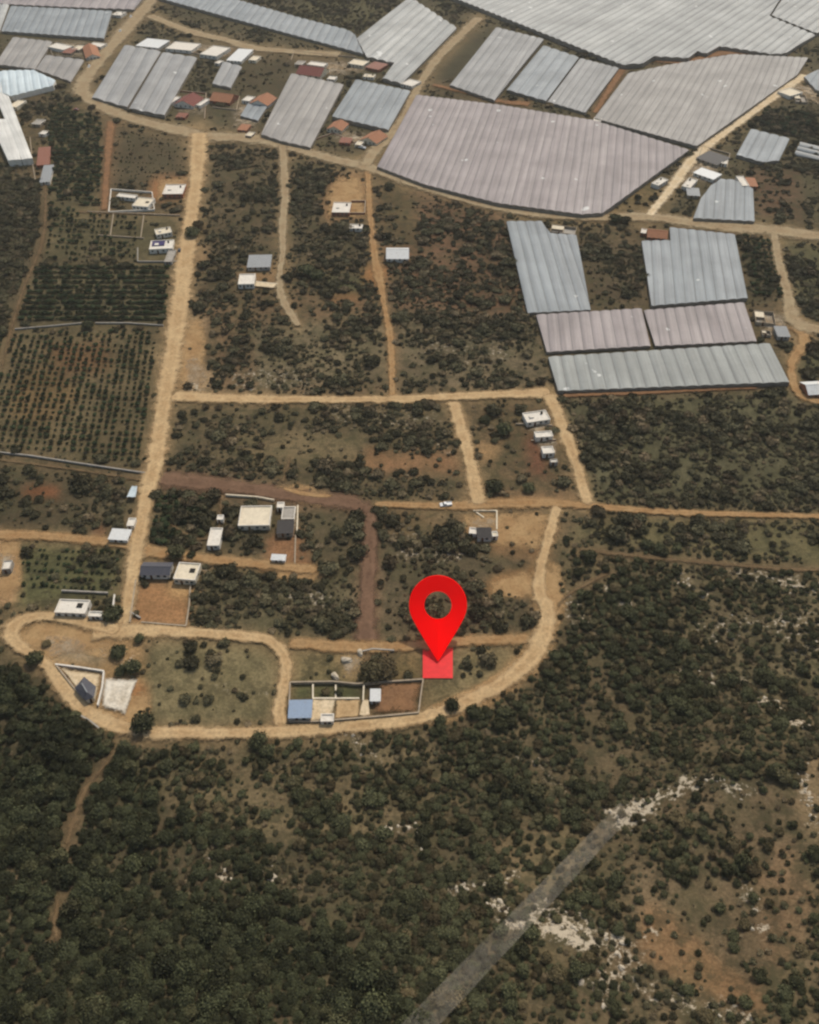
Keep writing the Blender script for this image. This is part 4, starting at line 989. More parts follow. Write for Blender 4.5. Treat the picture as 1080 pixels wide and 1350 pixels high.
# ------------------------------------------------------------------ houses
def rectfit(px, h):
    Q = [gp(u, v, h) for (u, v) in px]
    e = ((Q[1] - Q[0]) + (Q[2] - Q[3])) / 2; e.z = 0
    f = ((Q[3] - Q[0]) + (Q[2] - Q[1])) / 2; f.z = 0
    L1 = e.length; d = e.normalized(); n = Vector((-d.y, d.x, 0)); L2 = abs(f.dot(n))
    c = sum(Q, Vector()) / 4
    return c, math.atan2(d.y, d.x), max(L1, 1.8), max(L2, 1.8)
def house(px, kind, h, roof, wall, label, name='house'):
    h *= .86
    c, rz, a, b = rectfit(px, h)
    hx, hy = a / 2, b / 2
    cr, sr = math.cos(rz), math.sin(rz)
    base = min(hz(c.x + x * cr - y * sr, c.y + x * sr + y * cr) for x in (-hx, hx) for y in (-hy, hy))
    small = a * b < 30
    root = empty('shed' if small or 'shed' in label else name, (c.x, c.y, base), label, 'shed' if small or 'shed' in label else 'house', 'houses and sheds of the settlement', rz)
    w = MB(); t = .22
    def walls(z1, q=t):
        w.box(-hx, hx, -hy, -hy + q, -.6, z1); w.box(-hx, hx, hy - q, hy, -.6, z1)
        w.box(-hx, -hx + q, -hy + q, hy - q, -.6, z1); w.box(hx - q, hx, -hy + q, hy - q, -.6, z1)
    if kind == 'flat':
        walls(h); w.build('wall', M[wall], root)
        r = MB(); r.box(-hx + t + .005, hx - t - .005, -hy + t + .005, hy - t - .005, h - .55, h - .25); ro = r.build('roof', M[roof], root)
        cp = MB(); o_ = .06
        cp.box(-hx - o_, hx + o_, -hy - o_, -hy + .3, h + .003, h + .1); cp.box(-hx - o_, hx + o_, hy - .3, hy + o_, h + .003, h + .1)
        cp.box(-hx - o_, -hx + .3, -hy + .303, hy - .303, h + .003, h + .1); cp.box(hx - .3, hx + o_, -hy + .303, hy - .303, h + .003, h + .1)
        cp.build('parapet', M['white' if wall != 'concrete' else 'concrete'], root)
        if a > 7 and b > 5 and (len(label) % 3 == 0):
            k = MB(); k.tube(hx * .55, hy * .45, h - .25, h + .75, .55, .5, 12); k.tube(hx * .55, hy * .45, h + .75, h + .95, .5, .2, 12); k.build('water_tank', M['dark'], ro)
            k = MB(); k.box(-hx * .6, -hx * .25, -hy * .2, hy * .25, h - .25, h + .35); k.build('stair_hatch', M['white'], ro)
    elif kind == 'shed':
        walls(h - .35); w.build('wall', M[wall], root)
        r = MB(); o_ = .3; z0, z1 = h - .28, h + .02
        r.v = [(-hx - o_, -hy - o_, z0), (hx + o_, -hy - o_, z0), (hx + o_, hy + o_, z1), (-hx - o_, hy + o_, z1)]
        r.v += [(x, y, z + .07) for x, y, z in r.v]; r.f = [(3, 2, 1, 0), (4, 5, 6, 7), (0, 1, 5, 4), (1, 2, 6, 5), (2, 3, 7, 6), (3, 0, 4, 7)]
        # ribs of the sheets as real folds
        step = max(1.0, a / 12); x = -hx
        while x < hx: r.v, r.f = r.v, r.f; x += step
        ro = r.build('roof', M[roof], root)
    elif kind == 'gable':
        walls(h - .5); rise = min(hx, hy) * .42; zb = h - .45
        if a >= b:
            for s in (-1, 1): w.poly([(s * hx, -hy, zb - .05), (s * hx, hy, zb - .05), (s * hx, 0, zb + rise)])
        else:
            for s in (-1, 1): w.poly([(-hx, s * hy, zb - .05), (hx, s * hy, zb - .05), (0, s * hy, zb + rise)])
        w.build('wall', M[wall], root)
        o_ = .35; r = MB(); th = .1
        for s in (-1, 1):
            k = rise / (hy if a >= b else hx)
            if a >= b: p = [(-hx - o_, s * (hy + o_), zb - o_ * k), (hx + o_, s * (hy + o_), zb - o_ * k), (hx + o_, 0, zb + rise), (-hx - o_, 0, zb + rise)]
            else: p = [(s * (hx + o_), -hy - o_, zb - o_ * k), (s * (hx + o_), hy + o_, zb - o_ * k), (0, hy + o_, zb + rise), (0, -hy - o_, zb + rise)]
            bb = len(r.v); r.v += [(x, y, z + .02) for x, y, z in p] + [(x, y, z + .02 + th) for x, y, z in p]
            r.f += [tuple(bb + i_ for i_ in q_) for q_ in ((3, 2, 1, 0), (4, 5, 6, 7), (0, 1, 5, 4), (1, 2, 6, 5), (3, 0, 4, 7))]
        ro = r.build('roof', M[roof], root)
        k = MB()
        if a >= b: k.box(-hx - o_, hx + o_, -.16, .16, zb + rise + .06, zb + rise + .2)
        else: k.box(-.16, .16, -hy - o_, hy + o_, zb + rise + .06, zb + rise + .2)
        k.build('ridge_cap', M[roof], ro)
    elif kind == 'ruin':
        walls(h * .8); w.box(-.11, .11, -hy + t, hy - t, -.3, h * .7); w.box(-hx + t, -.12, -.1, .12, -.3, h * .65); w.build('wall', M[wall], root)
        r = MB(); r.box(-hx + t, -.12, .14, hy - t, h * .6, h * .66); r.build('roof', M[roof], root)
        r = MB(); r.box(-hx + t, hx - t, -hy + t, hy - t, -.2, .12); r.build('floor_slab', M['concrete'], root)
    # door and windows in the wall that faces down the plain
    fx, fy = (0, -1)
    k = MB(); dx = -hx * .3; k.box(dx - .45, dx + .45, -hy - .04, -hy + .05, -.1, 2.05); dr = k.build('door', M['wood'], root)
    if a > 4 and kind != 'ruin':
        for x in ([hx * .35] if a < 8 else [hx * .2, hx * .65, -hx * .75]):
            k = MB(); k.box(x - .6, x + .6, -hy - .05, -hy + .04, 1.0, 2.1); wf = k.build('window', M['concrete'], root)
            k = MB(); k.box(x - .5, x + .5, -hy - .08, -hy - .052, 1.1, 2.0); k.build('pane', M['glass'], wf)
        k = MB(); k.box(hx - .03, hx + .05, -.55, .55, 1.0, 2.1); wf = k.build('window', M['concrete'], root)
        k = MB(); k.box(hx + .052, hx + .08, -.45, .45, 1.1, 2.0); k.build('pane', M['glass'], wf)
    return root, a, b, h
for hd in HS:
    r = house(*hd)
    root, a, b, h = r
    lb = hd[5]
    rf = [c for c in root.children if c.name.split('.')[0] == 'roof'][0]
    if 'purple' in lb and 'on its roof' in lb:
        k = MB(); k.box(-a * .42, a * .12, -b * .12, b * .38, h - .248, h + .25); o = k.build('roof_panel', M['purple'], rf); o['label'] = 'purple roof panel'
    if 'dark roof opening' in lb or 'dark roof hole' in lb or 'dark vent' in lb:
        k = MB(); s = 1.0; k.box(a * .22 - s, a * .22 + s, -s * .4, s * 1.6, h - .248, h - .05); k.build('roof_opening', M['dark'], rf)
    if 'black square roofed' in lb: pass
# hipped slate roof on the triangular plot
def slate_pavilion():
    P = [gp(u, v, 2.6) for (u, v) in ((111, 892), (127, 905), (124, 919), (113, 924), (98, 907))]
    c = sum(P, Vector()) / 5; base = hz(c.x, c.y)
    root = empty('pavilion', (c.x, c.y, base), 'dark slate hipped roof house inside the triangular white walled plot', 'house', 'houses and sheds of the settlement')
    L = [(p.x - c.x, p.y - c.y) for p in P]
    r = MB(); top0 = ((L[0][0] + L[4][0]) * .25, (L[0][1] + L[4][1]) * .25, 4.2); top1 = ((L[2][0] + L[3][0]) * .3, (L[2][1] + L[3][1]) * .3, 4.2)
    q = [(x, y, 2.6) for x, y in L]
    for f in ((q[0], q[4], top0), (q[4], q[3], top1, top0), (q[3], q[2], top1), (q[2], q[1], top1), (q[1], q[0], top0, top1)): r.poly(f)
    r.build('roof', M['s_slate'], root)
    k = MB(); k.wallseg(top0, top1, .4, 4.15, 4.15, 4.32, 4.32); k.build('ridge_cap', M['s_grey'], root)
    w = MB(); L2 = [(x * .88, y * .88) for x, y in L]
    for i_ in range(5): a_, b_ = L2[i_], L2[(i_ + 1) % 5]; w.poly([(a_[0], a_[1], -.5), (b_[0], b_[1], -.5), (b_[0], b_[1], 2.75), (a_[0], a_[1], 2.75)])
    w.build('wall', M['cream'], root)
    m_ = ((L2[2][0] + L2[3][0]) / 2 , (L2[2][1] + L2[3][1]) / 2)
    d = MB(); d.box(m_[0] - .5, m_[0] + .5, m_[1] - .15, m_[1] + .1, 0, 2.05); d.build('door', M['wood'], root)
slate_pavilion()

# tarp by the orchard wall
def tarp():
    P = [gp(u, v, 2.2) for (u, v) in ((174, 641), (181, 641), (179, 655), (167, 655))]
    c = sum(P, Vector()) / 4; base = hz(c.x, c.y)
    root = empty('canopy', (c.x, c.y, base), 'pale green white tarp canopy beside the wide road below the orchard wall', 'canopy')
    vs, fs = [], []; n = 8
    for i_ in range(n + 1):
        for j in range(n + 1):
            s, t = i_ / n, j / n; p = P[0].lerp(P[1], s).lerp(P[3].lerp(P[2], s), t) - c
            vs.append((p.x, p.y, 2.2 - .7 * math.sin(math.pi * s) * math.sin(math.pi * t) * .5 + .12 * math.sin(9 * s + 5 * t)))
    for i_ in range(n):
        for j in range(n): b = i_ * (n + 1) + j; fs.append((b, b + 1, b + n + 2, b + n + 1))
    link('cover', vs, fs, M['s_blue'], root, True)
    for p in P:
        k = MB(); k.tube(p.x - c.x, p.y - c.y, -.3, 2.15, .06, .06, 6); k.build('post', M['gutter'], root)
tarp()

# low walls
for (pts, h, m, lb) in WL:
    P = [gp(u, v, 0) for (u, v) in pts]
    h *= .58; c = P[0]; w = MB(); cop = MB()
    root = empty('boundary_wall', (c.x, c.y, hz(c.x, c.y)), lb, 'wall', 'low walls round the plots')
    for a, b in zip(P[:-1], P[1:]):
        n = max(1, int((b - a).length / 6))
        for j in range(n):
            p, q = a.lerp(b, j / n), a.lerp(b, (j + 1) / n); zp, zq = hz(p.x, p.y) - c.z, hz(q.x, q.y) - c.z
            p2, q2 = (p.x - c.x, p.y - c.y), (q.x - c.x, q.y - c.y)
            w.wallseg(p2, q2, .34, zp - .5, zq - .5, zp + h, zq + h)
            cop.wallseg(p2, q2, .52, zp + h + .003, zq + h + .003, zp + h + .1, zq + h + .1)
    w.build('wall_body', M[m], root); cop.build('coping', M['cream' if m == 'cream' else 'block' if m == 'brick' else m], root)

# ------------------------------------------------------------------ the red marker and the red plot sheet
def pin():
    tip = gp(577.5, 872, .6)
    dep = tip.y * SP - (tip.z - CAM_H) * CP; mpx = dep / FPX
    root = empty('map_pin', tip, 'giant glossy red map pin with a round hole, standing on the red square', 'marker')
    toc = (Vector((0, 0, CAM_H)) - tip).normalized()
    zax = Vector((0, SP, CP)); zax = (zax - toc * zax.dot(toc)).normalized(); xax = zax.cross(toc).normalized() * -1
    if xax.x < 0: xax = -xax
    R, r, hc, th = 38.5 * mpx, 18.2 * mpx, 74 * mpx, 1.6
    out = []
    a0 = math.asin(R / hc); a0 = .5
    # teardrop outline: circle above, gently curved sides to the tip
    n = 72; st = -math.radians(24)
    for i_ in range(n + 1):
        t = st + (math.pi - 2 * st) * i_ / n; out.append((R * math.cos(t), hc + R * math.sin(t)))
    pL = out[-1]; pR = out[0]
    def side(p, sgn):
        res = []
        tx, tz = (math.sin(st) * sgn * -1 * -1, -math.cos(st))
        c1 = (p[0] - sgn * R * .16, p[1] - R * .36)
        for j in range(1, 14):
            t = j / 14; q = ((1 - t) ** 2 * p[0] + 2 * t * (1 - t) * c1[0], (1 - t) ** 2 * p[1] + 2 * t * (1 - t) * c1[1]); res.append(q)
        return res
    ring = out + side(pL, -1) + [(0, 0)] + side(pR, 1)[::-1]
    N = len(ring); hole = []
    for (x, z) in ring:
        a = math.atan2(z - hc, x); hole.append((r * math.cos(a), hc + r * math.sin(a)))
    def W3(x, z, y): return (xax * x + zax * z + toc * (y + .012 * (z - 10) ** 2 - 1.2))  # bow added to the shape so the top shades darker than the tip
    vs = []; fs = []
    def inset(p, k):
        return p[0] * k, hc + (p[1] - hc) * k if p[1] > 0 else p[1] + .35 * (1 - k) * 20
    layers = [([inset(p, .985) for p in ring], th / 2), (ring, th / 2 - .25), (ring, -th / 2 + .25), ([inset(p, .985) for p in ring], -th / 2),
              ([(x * 1.0, z) for x, z in hole], -th / 2), ([(x, z) for x, z in hole], th / 2)]
    for pts, y in layers: vs += [W3(x, z, y) for x, z in pts]
    for L in range(6):
        a, b = L * N, ((L + 1) % 6) * N
        for k in range(N): fs.append((a + k, a + (k + 1) % N, b + (k + 1) % N, b + k))
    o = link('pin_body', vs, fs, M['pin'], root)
    bm = bmesh.new(); bm.from_mesh(o.data); bmesh.ops.remove_doubles(bm, verts=bm.verts, dist=.001); bmesh.ops.recalc_face_normals(bm, faces=bm.faces); bm.to_mesh(o.data); bm.free()
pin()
vs, fs = [], []
n = 8
for j in range(n + 1):
    for i_ in range(n + 1):
        p = gp(557.5 + 39.5 * i_ / n, 853 + 42 * j / n); vs.append((p.x, p.y, p.z + .45))
for j in range(n):
    for i_ in range(n): b = j * (n + 1) + i_; fs.append((b, b + 1, b + n + 2, b + n + 1))
o = link('plot_sheet', vs, fs, M['plot']); tag(o, 'translucent red square sheet laid over a grassy plot under the red pin', 'plot marker')

# ------------------------------------------------------------------ vehicles
def car_proto(paint, pick=False):
    root = empty('parked_car', (0, 0, 0), 'x', 'car')
    b = MB(); L, Wd = (4.9, 1.85) if pick else (4.2, 1.75)
    prof = [(-L / 2, .45), (-L / 2, .85), (-L / 2 + .9, 1.0), (L / 2 - .1, .95), (L / 2, .8), (L / 2, .45)]
    for s in (-1, 1):
        b.poly([(x, s * Wd / 2, z) for x, z in (prof if s < 0 else prof[::-1])])
    for (p, q_) in zip(prof, prof[1:] + prof[:1]): b.poly([(p[0], -Wd / 2, p[1]), (p[0], Wd / 2, p[1]), (q_[0], Wd / 2, q_[1]), (q_[0], -Wd / 2, q_[1])])
    if pick: b.box(.35, L / 2 - .05, -Wd / 2, -Wd / 2 + .08, .95, 1.3); b.box(.35, L / 2 - .05, Wd / 2 - .08, Wd / 2, .95, 1.3)
    b.build('body', paint, root)
    x0, x1, x2, x3 = (-1.35, -.8, .1, .3) if pick else (-1.2, -.6, 1.1, 1.75)
    c = MB(); bot = [(x0, -.8, .98), (x3, -.8, .98), (x3, .8, .98), (x0, .8, .98)]; top = [(x1, -.66, 1.5), (x2, -.66, 1.5), (x2, .66, 1.5), (x1, .66, 1.5)]
    for i_ in range(4): c.poly([bot[i_], bot[(i_ + 1) % 4], top[(i_ + 1) % 4], top[i_]])
    c.build('window_glass', M['glass'], root)
    r = MB(); r.box(x1 - .03, x2 + .03, -.69, .69, 1.5, 1.56); r.build('car_roof', paint, root)
    for x in (-L / 2 + .8, L / 2 - .85):
        for s in (-1, 1):
            k = MB(); n_ = 14
            for yy in (-.11, .11):
                for i_ in range(n_): k.v.append((x + .34 * math.cos(6.2832 * i_ / n_), s * (Wd / 2 - .1) + yy, .34 + .34 * math.sin(6.2832 * i_ / n_)))
            for i_ in range(n_): k.f.append((i_, (i_ + 1) % n_, n_ + (i_ + 1) % n_, n_ + i_))
            k.f += [tuple(range(n_ - 1, -1, -1)), tuple(range(n_, 2 * n_))]; k.build('wheel', M['rubber'], root)
    return root
for (u, v, u2, v2, pt, pick, lb) in [
    (588, 667, 598, 666, 'car_white', True, 'white pickup truck standing on the track left of the slanting road'),
    (173, 23, 177, 16, 'car_white', False, 'white car parked on the verge of the grey road near the top edge'),
    (159, 42, 163, 36, 'car_white', False, 'white car parked beside the grey road, left of the white roofed house'),
    (118, 89, 122, 83, 'car_white', False, 'white car parked at the bend of the grey road below the orange house'),
    (101, 146, 106, 147, 'car_red', False, 'red car at the edge of the crop rows below the road bend'),
    (478, 196, 486, 198, 'car_white', True, 'white pickup truck by the orange house at the diagonal road'),
    (237, 332, 236, 337, 'car_dark', False, 'dark car parked on the wide road beside the purple topped house')]:
    p, q_ = gp(u, v), gp(u2, v2); o = car_proto(M[pt], pick)
    o.location = (p.x, p.y, hz(p.x, p.y) + .2); o.rotation_euler.z = math.atan2(q_.y - p.y, q_.x - p.x); o['label'] = lb; o['category'] = 'pickup truck' if pick else 'car'; o['group'] = 'vehicles along the tracks'
    if pick: o.name = 'pickup_truck'

# ------------------------------------------------------------------ plants
def leafy_mesh(name, rad, hgt, z0, nleaf, leaf, lobes, m, seed, core=.78):
    r = np.random.default_rng(seed)
    # lobed crown: several overlapping rounded masses of leaf sprays
    cs = [(0, 0, z0 + hgt * .5, 1.0)]
    for i_ in range(lobes):
        a = 6.283 * (i_ + r.uniform(-.35, .35)) / lobes; d = rad * r.uniform(.35, .66)
        cs.append((d * math.cos(a), d * math.sin(a), z0 + hgt * r.uniform(.3, .72), r.uniform(.42, .7)))
    V, F, T = [], [], []
    # inner twig mass, so the crown is not see-through everywhere
    ico = bmesh.new(); bmesh.ops.create_icosphere(ico, subdivisions=2, radius=1)
    iv = np.array([v.co[:] for v in ico.verts]); iff = [[v.index for v in f.verts] for f in ico.faces]; ico.free()
    for (x, y, z, s) in cs:
        k = s * core * .8 if (x or y) else core * .72
        j = 1 + r.uniform(-.2, .2, len(iv)); b = len(V)
        P = iv * j[:, None] * np.array([rad * k, rad * k, hgt * .5 * min(1, k * 1.05)]) + np.array([x, y, z]); P[:, 2] = np.maximum(P[:, 2], .02)
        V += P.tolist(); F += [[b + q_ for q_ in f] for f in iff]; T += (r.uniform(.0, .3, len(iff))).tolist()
    tot = sum(c[3] ** 2 for c in cs)
    for (x, y, z, s) in cs:
        n_ = int(nleaf * s * s / tot); k = s if (x or y) else .86
        ct = r.uniform(-.15, .15)
        for _ in range(n_):
            d = r.normal(size=3); d /= np.linalg.norm(d); d[2] = abs(d[2]) * .9 + .1 * d[2] if r.random() < .75 else d[2]
            q_ = r.uniform(.78, 1.12)
            p = np.array([x + d[0] * rad * k * q_, y + d[1] * rad * k * q_, max(.05, z + d[2] * hgt * .5 * min(1, k * 1.1) * q_)])
            nn = d + r.normal(size=3) * .55; nn /= np.linalg.norm(nn)
            t1 = np.cross(nn, r.normal(size=3)); t1 /= np.linalg.norm(t1); t2 = np.cross(nn, t1)
            L = leaf * r.uniform(.6, 1.4); Wd = L * r.uniform(.5, .9); b = len(V)
            V += [(p + t1 * L).tolist(), (p + t2 * Wd + nn * L * .15).tolist(), (p - t1 * L).tolist(), (p - t2 * Wd + nn * L * .15).tolist()]
            F.append([b, b + 1, b + 2, b + 3]); T.append(float(np.clip(r.uniform(.15, .9) + ct, 0, 1)))
    me = bpy.data.meshes.new(name); me.from_pydata(V, [], F); me.update()
    a = me.attributes.new('tone', 'FLOAT', 'FACE'); a.data.foreach_set('value', np.array(T, np.float32))
    me.materials.append(m); return me
def trunk_mesh(h, r0, seed):
    r = random.Random(seed); k = MB(); k.tube(0, 0, -.4, h, r0, r0 * .6, 8)
    for i_ in range(4):
        a = 6.28 * i_ / 4 + r.random(); b = len(k.v); d = Vector((math.cos(a), math.sin(a), 0)); n = Vector((-d.y, d.x, 0))
        p0 = Vector((0, 0, h * .8)); p1 = d * (h * .6) + Vector((0, 0, h * 1.35))
        for p, q_ in ((p0, r0 * .5), (p1, r0 * .2)):
            k.v += [tuple(p + n * q_), tuple(p + Vector((0, 0, 1)) * q_), tuple(p - n * q_), tuple(p - Vector((0, 0, 1)) * q_)]
        for j in range(4): k.f.append((b + j, b + (j + 1) % 4, b + 4 + (j + 1) % 4, b + 4 + j))
    me = bpy.data.meshes.new('trunk'); me.from_pydata(k.v, [], k.f); me.update(); me.materials.append(M['bark']); return me
TREE = [leafy_mesh('crown', 2.2, 2.0, .45, 620, .24, n_, M['leaf_tree'], 20 + n_) for n_ in (4, 5, 6, 7)]
FOREST = [leafy_mesh('crown', 2.4, 2.6, .5, 680, .26, n_, M['leaf_forest'], 60 + n_) for n_ in (4, 5, 6)]
TRUNK = trunk_mesh(1.6, .16, 3)
SHRUB = [leafy_mesh('shrub', 1.6, 1.2, .05, 330, .2, n_, M['leaf_shrub'], 40 + n_) for n_ in (3, 4, 5, 6)]
CROP = [leafy_mesh('orchard_bush', 1.1, 1.5, .15, 230, .17, n_, M['leaf_crop'], 50 + n_) for n_ in (3, 4)]
# scattered positions: x, y, size, kind
def lattice(x0, x1, y0, y1, d):
    X, Y = np.meshgrid(np.arange(x0, x1, d), np.arange(y0, y1, d))
    return (X + rng.uniform(-.5, .5, X.shape) * d).ravel(), (Y + rng.uniform(-.5, .5, X.shape) * d).ravel()
def patchy(x, y, f, ph):
    return .5 + .25 * (np.sin(x * f + ph) * np.cos(y * f * 1.3 - ph) + np.sin((x + y) * f * 1.9 + 2 * ph) * np.cos((x - y) * f * 1.4 + ph))
_g = rng.random((256, 256))
def vnoise(x, y, wl, o=0):
    X, Y = x / wl + 50.3 + o * 17.7, y / wl + 40.1 + o * 9.1; i_, j_ = np.floor(X).astype(int), np.floor(Y).astype(int); fx, fy = sm(X - i_), sm(Y - j_)
    g_ = lambda a, b: _g[a % 256, b % 256]
    return (g_(i_, j_) * (1 - fx) + g_(i_ + 1, j_) * fx) * (1 - fy) + (g_(i_, j_ + 1) * (1 - fx) + g_(i_ + 1, j_ + 1) * fx) * fy
def clump(x, y, o=0, a=22., b=8.): return .55 * vnoise(x, y, a, o) + .45 * vnoise(x, y, b, o + 3)
# hill trees
x, y = lattice(-190, 330, -10, 300, 1.8)
u, v, dep = proj(x, y, H(x, y))
d = look(treB, u, v); ok = ~look(block, u, v)
d = np.where((u < -10) | (u > 1090) | (v > 1360), np.minimum(d, .6), d)
keep = ok & (rng.random(len(x)) < np.clip(d * (.22 + 1.2 * sm((clump(x + .5 * y, y * .45 - .3 * x, 1, 15., 6.) - .25 + .25 * (d - .5)) / .38)), 0, 1)) & (v > 690) & (v < 1500) & (d > .04)
hx_, hy_ = x[keep], y[keep]; hd = look(treB, u[keep], v[keep]); hu, hv = u[keep], v[keep]
hs = np.clip(rng.lognormal(-.84, .4, len(hx_)), .2, 1.1) * (.72 + .3 * hd) * (.75 + .6 * vnoise(hx_, hy_, 18., 5))
forest = (hu < 250 + (hv - 1000) * .9) & (hd > .8)
hs = np.where(forest, hs * 1.08, hs)
# plain scrub
x, y = lattice(-560, 560, 25, 1080, 1.95)
u, v, dep = proj(x, y, H(x, y))
d = look(shrB, u, v); ok = ~look(block, u, v)
inf = (u > -60) & (u < 1140) & (v > -60)
d = np.where(y > 520, d * .8, d)
keep = ok & inf & (rng.random(len(x)) < np.clip(d * (.42 + 2.1 * sm((clump(x, y) - .31) / .34)), 0, 1)) & (d > .015) & (v < 1360)
sx, sy, su, sv = x[keep], y[keep], u[keep], v[keep]
ss_ = np.clip(rng.lognormal(-.5, .5, len(sx)), .22, 2.0) * (.62 + .8 * vnoise(sx, sy, 14., 7))
ss_ = np.where(look(treB, su, sv) > .05, np.minimum(ss_, .8) * .75, ss_)
# rows: orchards and crops
rows = []
def plant_rows(poly, across, along, dcol, drow, size, miss=.08, jit=.25):
    Q = [gp(*p) for p in poly]; a = gp(*across[0]); b = gp(*across[1]); e = (b - a); e.z = 0; e.normalize(); c_, d_ = gp(*along[0]), gp(*along[1]); f = d_ - c_; f.z = 0; f.normalize()
    o = Q[0]; R = 400
    for i_ in range(-int(R / dcol), int(R / dcol)):
        for j in range(-int(R / drow), int(R / drow)):
            p = o + e * (i_ * dcol) + f * (j * drow)
            if random.random() < miss: continue
            px_ = p.x + random.uniform(-jit, jit); py_ = p.y + random.uniform(-jit, jit)
            if py_ < 30: continue
            uu, vv, _ = proj(px_, py_, hz(px_, py_))
            if inside(poly, np.array([uu]), np.array([vv]))[0] and not look(block, uu, vv) and uu > -12:
                rows.append((px_, py_, size * random.uniform(.6, 1.3)))
plant_rows([(-12, 442), (210, 436), (191, 614), (-12, 588)], ((20, 520), (180, 528)), ((192, 600), (213, 440)), 3.2, 4.2, 1.0, .05)
plant_rows([(28, 354), (224, 352), (216, 425), (22, 428)], ((30, 390), (210, 390)), ((214, 425), (226, 352)), 1.7, 5.2, 1.12, .04)
plant_rows([(66, 135), (133, 158), (136, 275), (62, 260)], ((70, 200), (130, 202)), ((136, 270), (133, 170)), 2.3, 7.0, 1.4, .1, .5)
plant_rows([(64, 270), (182, 287), (182, 312), (180, 343), (62, 343)], ((70, 300), (170, 304)), ((180, 343), (182, 290)), 2.8, 7.0, 1.15, .2, .6)
plant_rows([(206, 655), (278, 658), (268, 728), (197, 716)], ((210, 690), (270, 695)), ((268, 720), (276, 660)), 2.3, 2.8, 1.1, .1, .6)
plant_rows([(974, 312), (1014, 314), (1036, 400), (990, 392)], ((985, 350), (1020, 352)), ((1032, 395), (1014, 318)), 2.6, 5.0, 1.2, .1, .5)
plant_rows([(30, 724), (158, 726), (148, 778), (26, 780)], ((40, 750), (150, 754)), ((150, 775), (158, 730)), 2.2, 3.6, .7, .2, .5)
plant_rows([(1000, 140), (1078, 155), (1078, 182), (1045, 180), (1000, 165)], ((1000, 150), (1070, 165)), ((1040, 178), (1060, 150)), 4, 7.0, 1.6, .2, 1.)
plant_rows([(150, 170), (246, 182), (240, 236), (150, 246)], ((150, 200), (240, 205)), ((240, 230), (246, 185)), 3, 7.0, .5, .45, .5)
rows = np.array(rows)

def size_order(xa, ya, sa):
    uu, vv, dd = proj(xa, ya, H(xa, ya)); vis = (uu > 0) & (uu < 1080) & (vv > 0) & (vv < 1350)
    return np.argsort(-(sa / dd) * vis)
def stuff(name, xa, ya, sa, meshes_objs, label, cat):
    me = bpy.data.meshes.new(name); n_ = len(xa)
    me.vertices.add(n_); me.vertices.foreach_set('co', np.stack([xa, ya, H(xa, ya) - .05], -1).astype(np.float32).ravel())
    for nm, arr, typ in (('scl', sa, 'FLOAT'), ('rot', rng.uniform(0, 6.28, n_), 'FLOAT'), ('pick', rng.integers(0, len(meshes_objs), n_), 'INT'), ('flat', rng.uniform(.75, 1.2, n_), 'FLOAT')):
        a = me.attributes.new(nm, typ, 'POINT'); a.data.foreach_set('value', arr.astype(np.int32 if typ == 'INT' else np.float32))
    o = bpy.data.objects.new(name, me); C.objects.link(o); tag(o, label, cat, kind='stuff')
    ng = bpy.data.node_groups.new(name + '_nodes', 'GeometryNodeTree')
    ng.interface.new_socket('Geometry', in_out='INPUT', socket_type='NodeSocketGeometry'); ng.interface.new_socket('Geometry', in_out='OUTPUT', socket_type='NodeSocketGeometry')
    N = ng.nodes; L = ng.links
    gi, go = N.new('NodeGroupInput'), N.new('NodeGroupOutput'); ins = N.new('GeometryNodeInstanceOnPoints'); jn = N.new('GeometryNodeJoinGeometry')
    for mo in meshes_objs:
        oi = N.new('GeometryNodeObjectInfo'); oi.inputs['Object'].default_value = mo; oi.inputs['As Instance'].default_value = True; oi.transform_space = 'ORIGINAL'
        L.new(oi.outputs['Geometry'], jn.inputs[0])
    def at(nm, ty):
        q_ = N.new('GeometryNodeInputNamedAttribute'); q_.data_type = ty; q_.inputs['Name'].default_value = nm; return q_.outputs['Attribute']
    L.new(gi.outputs[0], ins.inputs['Points']); L.new(jn.outputs[0], ins.inputs['Instance']); ins.inputs['Pick Instance'].default_value = True
    L.new(at('pick', 'INT'), ins.inputs['Instance Index'])
    cr = N.new('ShaderNodeCombineXYZ'); L.new(at('rot', 'FLOAT'), cr.inputs[2]); er = N.new('FunctionNodeEulerToRotation'); L.new(cr.outputs[0], er.inputs[0]); L.new(er.outputs[0], ins.inputs['Rotation'])
    cs_ = N.new('ShaderNodeCombineXYZ'); s_ = at('scl', 'FLOAT'); mm = N.new('ShaderNodeMath'); mm.operation = 'MULTIPLY'; L.new(s_, mm.inputs[0]); L.new(at('flat', 'FLOAT'), mm.inputs[1])
    L.new(s_, cs_.inputs[0]); L.new(s_, cs_.inputs[1]); L.new(mm.outputs[0], cs_.inputs[2]); L.new(cs_.outputs[0], ins.inputs['Scale'])
    L.new(ins.outputs[0], go.inputs[0])
    md = o.modifiers.new('scatter', 'NODES'); md.node_group = ng
    return o
def put_tree(meshes, xx, yy, s, label, group):
    r = empty('tree', (xx, yy, hz(xx, yy) - .05), label, 'tree', group, random.uniform(0, 6.28)); r.scale = (s, s, s * random.uniform(.8, 1.2))
    me = random.choice(meshes)
    c = bpy.data.objects.new('crown', me); C.objects.link(c); c.parent = r
    t = bpy.data.objects.new('trunk', TRUNK); C.objects.link(t); t.parent = r
    return c
